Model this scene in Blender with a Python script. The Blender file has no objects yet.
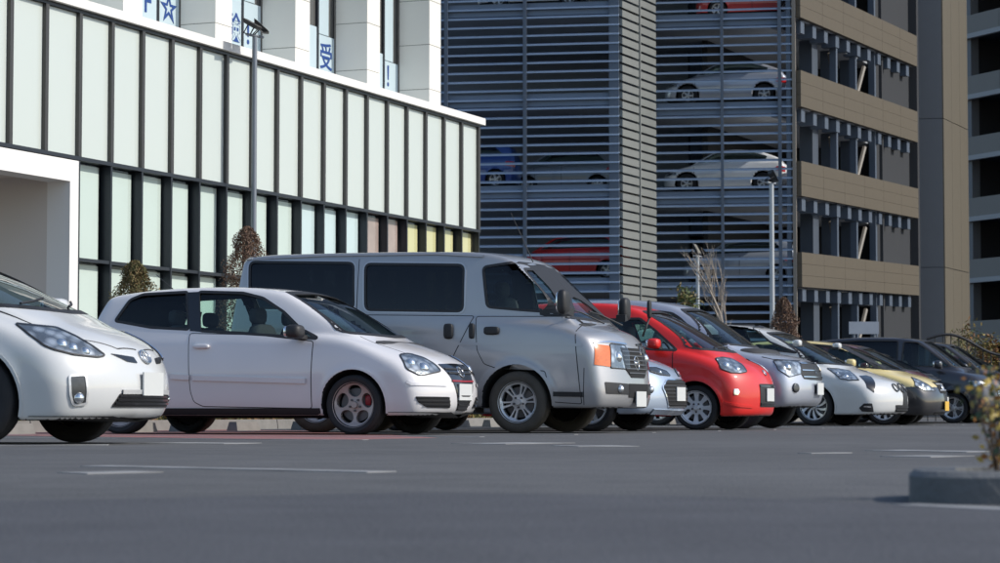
import bpy, bmesh, math, random
import numpy as np
from mathutils import Vector, Matrix
from mathutils.geometry import delaunay_2d_cdt

# ------------------------------------------------------------------ camera, sky, sun, exposure
SC = bpy.context.scene
COL = SC.collection
FPX, CAM_H = 2400.0, 0.23                    # focal length in photo pixels (1000 wide), camera height
PITCH = math.atan(130.5 / FPX)
BETA = math.radians(22)                      # the row of cars runs 22 degrees to the right of straight ahead
SB, CB = math.sin(BETA), math.cos(BETA)
cam = bpy.data.cameras.new('camera')
cam_ob = bpy.data.objects.new('camera', cam)
COL.objects.link(cam_ob)
cam_ob.location = (0, 0, CAM_H)
cam_ob.rotation_euler = (math.radians(90) + PITCH, 0, 0)
cam.sensor_width = 36.0
cam.lens = FPX / 1000 * 36
cam.clip_start, cam.clip_end = 0.1, 3000
cam.dof.use_dof = True
cam.dof.focus_distance = 25.0
cam.dof.aperture_fstop = 6.3
SC.camera = cam_ob

SUN_EL = math.radians(36)
SUN_AZ_VEC = (0.978, -0.208)                 # towards the sun, on the ground plane
world = bpy.data.worlds.new('World')
SC.world = world
world.use_nodes = True
wt = world.node_tree
bg = wt.nodes['Background']
sky = wt.nodes.new('ShaderNodeTexSky')
sky.sky_type = 'NISHITA'
sky.sun_disc = False
sky.sun_elevation = SUN_EL
sky.sun_rotation = math.atan2(SUN_AZ_VEC[0], SUN_AZ_VEC[1])
sky.altitude = 50
sky.air_density = 1.0
sky.dust_density = 1.0
sky.ozone_density = 1.5
wt.links.new(sky.outputs[0], bg.inputs[0])
bg.inputs[1].default_value = 0.15
sl = bpy.data.lights.new('sun', 'SUN')
sl.energy = 3.1
sl.angle = math.radians(0.53)
sl.color = (1.0, 0.955, 0.88)
sun = bpy.data.objects.new('sun', sl)
COL.objects.link(sun)
sv = Vector((SUN_AZ_VEC[0] * math.cos(SUN_EL), SUN_AZ_VEC[1] * math.cos(SUN_EL), math.sin(SUN_EL)))
sun.rotation_euler = sv.to_track_quat('Z', 'Y').to_euler()
sun.location = (30, -10, 30)
SC.view_settings.view_transform = 'Standard'
SC.view_settings.look = 'None'
SC.view_settings.gamma = 1.0
SC.view_settings.exposure = 0.14
SC.render.engine = 'CYCLES'
SC.cycles.use_denoising = True
SC.cycles.max_bounces = 8
SC.cycles.transparent_max_bounces = 12
SC.cycles.caustics_reflective = False
SC.cycles.caustics_refractive = False
SC.cycles.sample_clamp_indirect = 6.0
random.seed(7)
RNG = np.random.default_rng(11)

# ------------------------------------------------------------------ small helpers
def ray(px, py):
    u, v = (px - 500) / FPX, -(py - 281.5) / FPX
    return np.array([u, math.cos(PITCH) - v * math.sin(PITCH), math.sin(PITCH) + v * math.cos(PITCH)])
def on_ground(px, py, z=0.0):
    d = ray(px, py)
    t = (z - CAM_H) / d[2]
    return (d[0] * t, d[1] * t)
def row(r, a, z=0.0):
    """a place along the row of cars (r) and across it (a, growing out of the bays)"""
    return (r * SB + a * CB, r * CB - a * SB, z)
def row_r(px, a):
    k = (px - 500) / FPX
    return -a * (CB + k * SB) / (SB - k * CB)
def tag(o, label=None, cat=None, group=None, kind=None):
    for k, v in (('label', label), ('category', cat), ('group', group), ('kind', kind)):
        if v:
            o[k] = v
    return o
def empty(name, loc=(0, 0, 0), rz=0.0, parent=None):
    o = bpy.data.objects.new(name, None)
    o.empty_display_size = 0.2
    COL.objects.link(o)
    o.location = loc
    o.rotation_euler = (0, 0, rz)
    o.parent = parent
    return o
def link(name, me, parent=None, loc=None, rz=0.0):
    o = bpy.data.objects.new(name, me)
    COL.objects.link(o)
    o.parent = parent
    if loc is not None:
        o.location = loc
    if rz:
        o.rotation_euler = (0, 0, rz)
    return o
class MB:
    """collects faces for ONE mesh"""
    def __init__(s):
        s.v, s.f, s.m = [], [], []
    def add(s, vs, fs, mi=0):
        n = len(s.v)
        s.v += [tuple(map(float, p)) for p in vs]
        s.f += [tuple(i + n for i in f) for f in fs]
        s.m += [mi] * len(fs)
        return s
    def box(s, x0, x1, y0, y1, z0, z1, mi=0):
        vs = [(x, y, z) for z in (z0, z1) for y in (y0, y1) for x in (x0, x1)]
        return s.add(vs, [(0, 2, 3, 1), (4, 5, 7, 6), (0, 1, 5, 4), (2, 6, 7, 3), (0, 4, 6, 2), (1, 3, 7, 5)], mi)
    def hexa(s, base, top, mi=0):
        n = len(base)
        fs = [tuple(range(n))[::-1], tuple(range(n, 2 * n))]
        fs += [(i, (i + 1) % n, n + (i + 1) % n, n + i) for i in range(n)]
        return s.add(list(base) + list(top), fs, mi)
    def tube(s, pts, rad, n=8, mi=0, cap=True):
        pts = [Vector(p) for p in pts]
        rad = rad if hasattr(rad, '__len__') else [rad] * len(pts)
        vs, fs = [], []
        for i, p in enumerate(pts):
            t = (pts[min(i + 1, len(pts) - 1)] - pts[max(i - 1, 0)]).normalized()
            a = t.cross(Vector((0, 0, 1)) if abs(t.z) < .9 else Vector((1, 0, 0))).normalized()
            b = t.cross(a)
            for k in range(n):
                w = 2 * math.pi * k / n
                vs.append(p + rad[i] * (math.cos(w) * a + math.sin(w) * b))
        for i in range(len(pts) - 1):
            for k in range(n):
                fs.append((i * n + k, i * n + (k + 1) % n, (i + 1) * n + (k + 1) % n, (i + 1) * n + k))
        if cap:
            fs += [tuple(range(n))[::-1], tuple(range((len(pts) - 1) * n, len(pts) * n))]
        return s.add(vs, fs, mi)
    def lathe(s, prof, n=40, mi=0, axis='y', c=(0, 0, 0)):
        """prof: (radius, along-axis) pairs"""
        vs, fs = [], []
        for (r, h) in prof:
            for k in range(n):
                w = 2 * math.pi * k / n
                q = (r * math.cos(w), h, r * math.sin(w)) if axis == 'y' else (
                    (h, r * math.cos(w), r * math.sin(w)) if axis == 'x' else (r * math.cos(w), r * math.sin(w), h))
                vs.append((q[0] + c[0], q[1] + c[1], q[2] + c[2]))
        for i in range(len(prof) - 1):
            for k in range(n):
                fs.append((i * n + k, i * n + (k + 1) % n, (i + 1) * n + (k + 1) % n, (i + 1) * n + k))
        return s.add(vs, fs, mi)
    def blob(s, c, size, e=0.6, n=16, mi=0):
        """a rounded box (superellipsoid)"""
        pw = lambda v: math.copysign(abs(v) ** e, v)
        vs, fs = [], []
        m = n // 2
        for i in range(m + 1):
            t = -math.pi / 2 + math.pi * i / m
            for k in range(n):
                w = 2 * math.pi * k / n
                vs.append((c[0] + size[0] * pw(math.cos(t)) * pw(math.cos(w)), c[1] + size[1] * pw(math.cos(t)) * pw(math.sin(w)), c[2] + size[2] * pw(math.sin(t))))
        for i in range(m):
            for k in range(n):
                fs.append((i * n + k, i * n + (k + 1) % n, (i + 1) * n + (k + 1) % n, (i + 1) * n + k))
        return s.add(vs, fs, mi)
    def mesh(s, name, mats, smooth=False, angle=None):
        me = bpy.data.meshes.new(name)
        me.from_pydata(s.v, [], s.f)
        for m in (mats if isinstance(mats, (list, tuple)) else [mats]):
            me.materials.append(m)
        if any(s.m):
            me.polygons.foreach_set('material_index', s.m)
        bm = bmesh.new(); bm.from_mesh(me)
        bmesh.ops.recalc_face_normals(bm, faces=bm.faces)
        bm.to_mesh(me); bm.free()
        if smooth:
            me.shade_smooth() if hasattr(me, 'shade_smooth') else me.polygons.foreach_set('use_smooth', [True] * len(me.polygons))
            if angle:
                try:
                    me.set_sharp_from_angle(angle=math.radians(angle))
                except Exception:
                    pass
        me.update()
        return me
    def build(s, name, mats, parent=None, loc=None, rz=0.0, smooth=False, angle=None):
        return link(name, s.mesh(name, mats, smooth, angle), parent, loc, rz)
def box_part(name, mat, parent, x0, x1, y0, y1, z0, z1):
    return MB().box(x0, x1, y0, y1, z0, z1).build(name, mat, parent)
def round_poly(pts, rad, n=4):
    """round the corners of a polygon"""
    out, m = [], len(pts)
    for i in range(m):
        p0, p, p1 = (np.array(pts[j % m], float) for j in (i - 1, i, i + 1))
        a, b = p0 - p, p1 - p
        la, lb = np.linalg.norm(a), np.linalg.norm(b)
        if la < 1e-9 or lb < 1e-9:
            continue
        r = min(rad, la * .45, lb * .45)
        A, B_ = p + a / la * r, p + b / lb * r
        for k in range(n + 1):
            t = k / n
            out.append(tuple((1 - t) ** 2 * A + 2 * t * (1 - t) * p + t * t * B_))
    return out
def area2(p):
    p = np.asarray(p)
    x, y = p[:, 0], p[:, 1]
    return float(np.sum(x * np.roll(y, -1) - np.roll(x, -1) * y))
def offset_poly(pts, d):
    """grow (d > 0) or shrink a polygon"""
    p = np.asarray(pts, float)
    sgn = 1 if area2(p) > 0 else -1
    e0, e1 = p - np.roll(p, 1, 0), np.roll(p, -1, 0) - p
    n0 = np.stack([e0[:, 1], -e0[:, 0]], 1); n1 = np.stack([e1[:, 1], -e1[:, 0]], 1)
    n0 /= np.maximum(np.linalg.norm(n0, axis=1, keepdims=True), 1e-9)
    n1 /= np.maximum(np.linalg.norm(n1, axis=1, keepdims=True), 1e-9)
    n = n0 + n1
    n /= np.maximum(np.linalg.norm(n, axis=1, keepdims=True), 1e-9)
    return p + sgn * d * n
def in_poly(px, py, poly):
    poly = np.asarray(poly)
    ins = np.zeros(px.shape, bool)
    m = len(poly)
    for i in range(m):
        x0, y0 = poly[i]; x1, y1 = poly[(i + 1) % m]
        if y0 == y1:
            continue
        c = (y0 > py) != (y1 > py)
        ins ^= c & (px < (x1 - x0) * (py - y0) / (y1 - y0) + x0)
    return ins
def near_poly(px, py, poly):
    poly = np.asarray(poly, float)
    a, b = poly, np.roll(poly, -1, 0)
    best = np.full(px.shape, 1e9); qx = px.copy(); qy = py.copy()
    for (x0, y0), (x1, y1) in zip(a, b):
        dx, dy = x1 - x0, y1 - y0
        L = dx * dx + dy * dy
        if L < 1e-12:
            continue
        t = np.clip(((px - x0) * dx + (py - y0) * dy) / L, 0, 1)
        cx, cy = x0 + t * dx, y0 + t * dy
        d = np.hypot(px - cx, py - cy)
        m = d < best
        best[m] = d[m]; qx[m] = cx[m]; qy[m] = cy[m]
    return best, qx, qy
def cdt(polys, grid, holes=()):
    """triangulate the inside of polys[0] less the holes, with inner points every grid"""
    vs, es = [], []
    for p in [polys] + list(holes):
        n = len(vs)
        vs += [tuple(q) for q in p]
        es += [(n + i, n + (i + 1) % len(p)) for i in range(len(p))]
    P = np.asarray(polys)
    lo, hi = P.min(0), P.max(0)
    gx, gy = np.meshgrid(np.arange(lo[0] + grid * .5, hi[0], grid), np.arange(lo[1] + grid * .5, hi[1], grid))
    gx, gy = gx.ravel(), gy.ravel()
    if len(gx):
        ok = in_poly(gx, gy, P)
        for h in [polys] + list(holes):
            d, _, _ = near_poly(gx, gy, h)
            ok &= d > grid * .4
        for h in holes:
            ok &= ~in_poly(gx, gy, h)
        vs += list(zip(gx[ok], gy[ok]))
    r = delaunay_2d_cdt([Vector((float(a), float(b))) for a, b in vs], es, [], 1, 1e-5)
    V = np.array([(p.x, p.y) for p in r[0]])
    T = np.array([f for f in r[2] if len(f) == 3])
    c = V[T].mean(1)
    keep = in_poly(c[:, 0], c[:, 1], P)
    for h in holes:
        keep &= ~in_poly(c[:, 0], c[:, 1], h)
    T = T[keep]
    used = np.unique(T)
    mp = -np.ones(len(V), int); mp[used] = np.arange(len(used))
    return V[used], mp[T]

# ------------------------------------------------------------------ materials
MATS = {}
def mat(name, col, rough=.6, metal=0., coat=0., spec=.5, noise=0., nscale=8., bump=0., bscale=60., emit=None, coat_rough=.04, detail=4):
    if name in MATS:
        return MATS[name]
    m = bpy.data.materials.new(name)
    m.use_nodes = True
    nt = m.node_tree
    b = nt.nodes['Principled BSDF']
    b.inputs['Base Color'].default_value = (*col, 1)
    b.inputs['Roughness'].default_value = rough
    b.inputs['Metallic'].default_value = metal
    b.inputs['Coat Weight'].default_value = coat
    b.inputs['Coat Roughness'].default_value = coat_rough
    b.inputs['Specular IOR Level'].default_value = spec
    if emit:
        b.inputs['Emission Color'].default_value = (*emit[:3], 1)
        b.inputs['Emission Strength'].default_value = emit[3]
    if noise or bump:
        tc = nt.nodes.new('ShaderNodeTexCoord')
    if noise:
        nz = nt.nodes.new('ShaderNodeTexNoise')
        nz.inputs['Scale'].default_value = nscale
        nz.inputs['Detail'].default_value = detail
        nt.links.new(tc.outputs['Object'], nz.inputs['Vector'])
        mx = nt.nodes.new('ShaderNodeMix'); mx.data_type = 'RGBA'
        mx.inputs[6].default_value = (*[c * (1 - noise) for c in col], 1)
        mx.inputs[7].default_value = (*[min(1, c * (1 + noise)) for c in col], 1)
        nt.links.new(nz.outputs['Fac'], mx.inputs[0])
        nt.links.new(mx.outputs[2], b.inputs['Base Color'])
    if bump:
        n2 = nt.nodes.new('ShaderNodeTexNoise')
        n2.inputs['Scale'].default_value = bscale
        n2.inputs['Detail'].default_value = 3
        nt.links.new(tc.outputs['Object'], n2.inputs['Vector'])
        bp = nt.nodes.new('ShaderNodeBump')
        bp.inputs['Strength'].default_value = bump
        bp.inputs['Distance'].default_value = .01
        nt.links.new(n2.outputs['Fac'], bp.inputs['Height'])
        nt.links.new(bp.outputs['Normal'], b.inputs['Normal'])
    MATS[name] = m
    return m
def glass(name, tint, rough=.0, ior=1.5, refl=.95):
    """a thin pane: part see-through, part mirror by angle"""
    if name in MATS:
        return MATS[name]
    m = bpy.data.materials.new(name)
    m.use_nodes = True
    nt = m.node_tree
    nt.nodes.remove(nt.nodes['Principled BSDF'])
    out = nt.nodes['Material Output']
    tr = nt.nodes.new('ShaderNodeBsdfTransparent'); tr.inputs[0].default_value = (*tint, 1)
    gl = nt.nodes.new('ShaderNodeBsdfGlossy'); gl.inputs['Roughness'].default_value = rough
    gl.inputs['Color'].default_value = (refl, refl * 1.01, refl * 1.04, 1)
    f0 = ((ior - 1) / (ior + 1)) ** 2
    ge = nt.nodes.new('ShaderNodeNewGeometry')
    dt = nt.nodes.new('ShaderNodeVectorMath'); dt.operation = 'DOT_PRODUCT'
    nt.links.new(ge.outputs['Incoming'], dt.inputs[0]); nt.links.new(ge.outputs['Normal'], dt.inputs[1])
    def math_(op, a, b):
        n = nt.nodes.new('ShaderNodeMath'); n.operation = op
        for k, v in enumerate((a, b)):
            if v is None:
                continue
            if isinstance(v, (int, float)):
                n.inputs[k].default_value = v
            else:
                nt.links.new(v, n.inputs[k])
        return n.outputs[0]
    c1 = math_('SUBTRACT', 1.0, math_('ABSOLUTE', dt.outputs['Value'], None))
    fr = math_('MINIMUM', math_('ADD', math_('MULTIPLY', math_('POWER', c1, 5.0), 1 - f0), f0), 1.0)
    mx = nt.nodes.new('ShaderNodeMixShader')
    nt.links.new(fr, mx.inputs[0])
    nt.links.new(tr.outputs[0], mx.inputs[1])
    nt.links.new(gl.outputs[0], mx.inputs[2])
    nt.links.new(mx.outputs[0], out.inputs[0])
    MATS[name] = m
    return m
def paint(name, col, metal=0., rough=.38, coat=1.0):
    """car paint with road film: a little rougher and duller in low-frequency clouds"""
    if name in MATS:
        return MATS[name]
    m = mat(name, col, rough, metal, coat, noise=.05, nscale=2.2)
    nt = m.node_tree
    b = nt.nodes['Principled BSDF']
    tc = nt.nodes.new('ShaderNodeTexCoord')
    nz = nt.nodes.new('ShaderNodeTexNoise'); nz.inputs['Scale'].default_value = 5; nz.inputs['Detail'].default_value = 6
    nt.links.new(tc.outputs['Object'], nz.inputs['Vector'])
    mr = nt.nodes.new('ShaderNodeMapRange')
    mr.inputs[1].default_value = .3; mr.inputs[2].default_value = .75
    mr.inputs[3].default_value = .03; mr.inputs[4].default_value = .14
    nt.links.new(nz.outputs['Fac'], mr.inputs[0])
    nt.links.new(mr.outputs[0], b.inputs['Coat Roughness'])
    return m
M_RUBBER = mat('tyre_rubber', (.022, .022, .024), .82, noise=.35, nscale=9, bump=.3, bscale=120)
M_RUBBERD = mat('tyre_rubber_dusty', (.085, .075, .062), .9, noise=.35, nscale=7, bump=.3, bscale=120)
M_TRIM = mat('black_plastic', (.018, .018, .02), .55, noise=.2, nscale=20)
M_UNDER = mat('underbody_black', (.012, .012, .013), .9)
M_GLOSSBLACK = mat('gloss_black', (.012, .012, .014), .15, coat=.6)
M_CHROME = mat('chrome', (.78, .79, .8), .12, 1.0)
M_ALLOY = mat('alloy', (.66, .665, .67), .36, .5, noise=.12, nscale=14)
M_ALLOYD = mat('alloy_bronze', (.42, .36, .335), .45, .4, noise=.12, nscale=14)
M_HUBCAP = mat('hubcap_silver', (.74, .75, .77), .4, .3, noise=.08, nscale=14)
M_DISC = mat('brake_disc', (.12, .12, .125), .45, .8)
M_REDCAL = mat('red_caliper', (.28, .012, .02), .4)
M_INTERIOR = mat('interior_trim', (.035, .036, .04), .85, noise=.2, nscale=12)
M_SEAT = mat('seat_fabric', (.045, .046, .052), .9, noise=.3, nscale=30, bump=.3)
M_PLATE = mat('plate_white', (.60, .61, .60), .5, noise=.03, nscale=30)
M_PLATEY = mat('plate_yellow', (.75, .45, .06), .45)
M_AMBER = mat('amber_lens', (.75, .16, .02), .2, coat=.8, noise=.25, nscale=40)
M_REDLENS = mat('red_lens', (.5, .015, .02), .2, coat=.8)
def reflector():
    m = mat('lamp_reflector', (.7, .72, .73), .2, .7, bump=.6, bscale=16)
    nt = m.node_tree
    tc = nt.nodes.new('ShaderNodeTexCoord')
    vo = nt.nodes.new('ShaderNodeTexVoronoi'); vo.inputs['Scale'].default_value = 11
    nt.links.new(tc.outputs['Object'], vo.inputs['Vector'])
    r = nt.nodes.new('ShaderNodeValToRGB')
    r.color_ramp.elements[0].position = .18; r.color_ramp.elements[0].color = (.85, .87, .88, 1)
    r.color_ramp.elements[1].position = .62; r.color_ramp.elements[1].color = (.24, .26, .28, 1)
    nt.links.new(vo.outputs['Distance'], r.inputs[0])
    nt.links.new(r.outputs[0], nt.nodes['Principled BSDF'].inputs['Base Color'])
    return m
M_REFLECTOR = reflector()
M_REFLDARK = mat('lamp_bezel', (.08, .085, .09), .3, .6, noise=.4, nscale=18)
M_BULB = mat('lamp_projector', (.75, .78, .8), .08, .9)
G_CLEAR = glass('glass_clear', (.86, .93, .9))
G_CAR = glass('glass_car_green', (.70, .83, .79))
G_SCREEN = glass('glass_windscreen', (.66, .76, .73), ior=1.45, refl=.85)
G_DARK = glass('glass_privacy', (.035, .04, .045))
G_LENS = glass('glass_lens', (.92, .94, .95), ior=1.4)
# ------------------------------------------------------------------ car bodies: smooth solids, meshed, with lamps and panes fitted to the skin
def lse(fs, k):
    m = np.maximum.reduce(fs)
    s = sum(np.exp((f - m) / k) for f in fs)
    return m + k * np.log(s)
def smooth01(t):
    t = np.clip(t, 0, 1)
    return t * t * (3 - 2 * t)
def planes(pts, skip=()):
    """half-planes of a convex polygon given anticlockwise in (x, z)"""
    out = []
    for i in range(len(pts) - 1):
        (x0, z0), (x1, z1) = pts[i], pts[i + 1]
        nx, nz = z1 - z0, -(x1 - x0)
        L = math.hypot(nx, nz)
        out.append((x0, z0, nx / L, nz / L))
    return out
class Body:
    D = dict(W=.83, wb=2.5, T=1.45, rw=.3, R=.345, zb=.2, kl=.022, ks=.035, cf=.28, pf=3.0, cr=.15, tf=.05, tx=0., tr=.02, txr=None,
             gz=((0, .9), (.2, .945), (.45, .99), (.65, 1.0), (.85, .985), (1.05, .94), (1.4, .9)),
             Wc=.74, tum=.25, tc=.10, belt=1.0, cw=.16, cwr=.1, kc=.03, kcs=.03, ku=.012, flare=.012, crown=.05, hood_crown=.03, ctf=.05)
    def __init__(s, **sp):
        for k, v in {**Body.D, **sp}.items():
            setattr(s, k, v)
        s.pl, s.pc = planes(s.low), planes(s.cab)
        zz = np.linspace(-.2, 2.4, 521)
        g = np.interp(zz, [a for a, _ in s.gz], [b for _, b in s.gz])
        ker = np.exp(-.5 * (np.arange(-24, 25) * .005 / .035) ** 2); ker /= ker.sum()
        s.zz, s.gg = zz, np.convolve(np.pad(g, 24, 'edge'), ker, 'valid')
        xs = [p[0] for p in s.cab]
        s.xm = .5 * (min(xs) + max(xs))
        s.x1 = max(p[0] for p in s.low); s.x0 = min(min(p[0] for p in s.low), min(xs))
        s.zmax = max(p[1] for p in s.cab)
        if s.txr is None:
            s.txr = -s.wb
    def F(s, x, y, z):
        ay = np.abs(y)
        q = ay / s.W
        bf = smooth01((x + .5) / .9)
        br = smooth01((-s.wb + .4 - x) / .9)
        xe = x + bf * s.cf * q ** s.pf - br * s.cr * q ** 3
        ze = z + s.hood_crown * q * q * bf
        low = lse([nx * (xe - a) + nz * (ze - b) for a, b, nx, nz in s.pl], s.kl)
        side = ay - s.W * np.interp(z, s.zz, s.gg) + s.tf * np.clip(x - s.tx, 0, None) ** 2 + s.tr * np.clip(s.txr - x, 0, None) ** 2
        for xa in (0., -s.wb):
            rd = np.hypot(x - xa, z - s.rw)
            side = side - s.flare * np.exp(-((rd - s.R) / .05) ** 2)
        low = lse([low, side], s.ks)
        low = lse([low, s.zb - z], .015)
        t = np.clip((x - s.xm) / .7, -1, 1)
        xc = x + np.where(t > 0, t * s.cw, t * s.cwr) * ay * ay
        zc = z + s.crown * ay * ay
        cab = lse([nx * (xc - a) + nz * (zc - b) for a, b, nx, nz in s.pc] + [s.belt - .15 - z], s.kc)
        dz = z - s.belt
        cs = ay - (s.Wc - s.tum * dz - s.tc * dz * np.abs(dz)) + s.ctf * np.clip(x - s.xm, 0, None) ** 2
        cab = lse([cab, cs], s.kcs)
        b = -lse([-low, -cab], s.ku)
        for xa in (0., -s.wb):
            rd = np.hypot(x - xa, z - s.rw)
            well = lse([rd - s.R, (s.W - .30) - ay], .004)
            b = lse([b, -well], .005)
        return b
    def G(s, P, e=.004):
        x, y, z = P.T
        g = np.stack([s.F(x + e, y, z) - s.F(x - e, y, z), s.F(x, y + e, z) - s.F(x, y - e, z), s.F(x, y, z + e) - s.F(x, y, z - e)], 1) / (2 * e)
        return g
    def N(s, P):
        g = s.G(P, .008)
        return g / np.maximum(np.linalg.norm(g, axis=1, keepdims=True), 1e-6)
    def march(s, O, Dv, L, n=110):
        """first hit of rays with the skin"""
        O, Dv = np.atleast_2d(np.asarray(O, float)), np.atleast_2d(np.asarray(Dv, float))
        m = max(len(O), len(Dv))
        O, Dv = np.broadcast_to(O, (m, 3)), np.broadcast_to(Dv, (m, 3))
        ts = np.linspace(0, L, n)
        P = O[:, None] + ts[None, :, None] * Dv[:, None]
        V = s.F(P[..., 0], P[..., 1], P[..., 2])
        ins = V < 0
        hit = ins.any(1)
        i = np.where(hit, ins.argmax(1), V.argmin(1))
        hi = ts[i]; lo = ts[np.maximum(i - 1, 0)]
        for _ in range(14):
            mid = .5 * (lo + hi)
            Q = O + mid[:, None] * Dv
            f = s.F(Q[:, 0], Q[:, 1], Q[:, 2])
            hi = np.where(f < 0, mid, hi); lo = np.where(f < 0, lo, mid)
        t = np.where(hit, hi, ts[i])
        return O + t[:, None] * Dv, hit
def surfnet(F, lo, hi, h):
    n = [int(math.ceil((b - a) / h)) + 1 for a, b in zip(lo, hi)]
    ax = [a + h * np.arange(k) for a, k in zip(lo, n)]
    X, Y, Z = np.meshgrid(*[a.astype(np.float32) for a in ax], indexing='ij')
    V = F(X, Y, Z).astype(np.float64)
    I = V < 0
    nx, ny, nz = n
    def C(A, i, j, k):
        return A[i:nx - 1 + i, j:ny - 1 + j, k:nz - 1 + k]
    cs = [(i, j, k) for i in (0, 1) for j in (0, 1) for k in (0, 1)]
    cnt = sum(C(I, *c).astype(np.int8) for c in cs)
    act = (cnt > 0) & (cnt < 8)
    idx = -np.ones(act.shape, np.int64)
    idx[act] = np.arange(act.sum())
    acc = np.zeros((act.sum(), 3)); num = np.zeros(act.sum())
    for a in range(len(cs)):
        for b in range(a + 1, len(cs)):
            d = [cs[b][k] - cs[a][k] for k in range(3)]
            if sum(map(abs, d)) != 1:
                continue
            va, vb = C(V, *cs[a])[act], C(V, *cs[b])[act]
            m = (va < 0) != (vb < 0)
            t = np.where(m, va / np.where(m, va - vb, 1), 0)
            for k in range(3):
                acc[:, k] += np.where(m, cs[a][k] + t * d[k], 0)
            num += m
    base = np.argwhere(act)
    P = (base + acc / num[:, None]) * h + np.array(lo)
    Q = []
    for axn in range(3):
        sl0 = [slice(1, n[k] - 1) if k != axn else slice(0, n[k] - 1) for k in range(3)]
        sl1 = list(sl0); sl1[axn] = slice(1, n[axn])
        A, B_ = I[tuple(sl0)], I[tuple(sl1)]
        e = np.argwhere(A != B_)
        if not len(e):
            continue
        off = np.array([1 if k != axn else 0 for k in range(3)])
        e0 = e + off
        fl = A[tuple(e.T)]
        o1, o2 = [k for k in range(3) if k != axn]
        def cell(d1, d2):
            c = e0.copy(); c[:, o1] -= d1; c[:, o2] -= d2
            return idx[c[:, 0], c[:, 1], c[:, 2]]
        q = np.stack([cell(1, 1), cell(0, 1), cell(0, 0), cell(1, 0)], 1)
        flip = fl if axn != 1 else ~fl
        q = np.where(flip[:, None], q, q[:, ::-1])
        Q.append(q)
    return P, np.concatenate(Q)
def np_mesh(name, V, Fc, mats, mi=None, normals=None, smooth=True):
    me = bpy.data.meshes.new(name)
    k = Fc.shape[1]
    me.vertices.add(len(V)); me.vertices.foreach_set('co', np.asarray(V, np.float32).ravel())
    me.loops.add(Fc.size); me.loops.foreach_set('vertex_index', Fc.astype(np.int32).ravel())
    me.polygons.add(len(Fc)); me.polygons.foreach_set('loop_start', np.arange(0, Fc.size, k, dtype=np.int32))
    for m in (mats if isinstance(mats, (list, tuple)) else [mats]):
        me.materials.append(m)
    if mi is not None:
        me.polygons.foreach_set('material_index', np.asarray(mi, np.int32))
    me.polygons.foreach_set('use_smooth', np.full(len(Fc), smooth))
    me.update(calc_edges=True)
    me.validate()
    if normals is not None:
        me.normals_split_custom_set_from_vertices(np.asarray(normals, np.float32))
    return me
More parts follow.
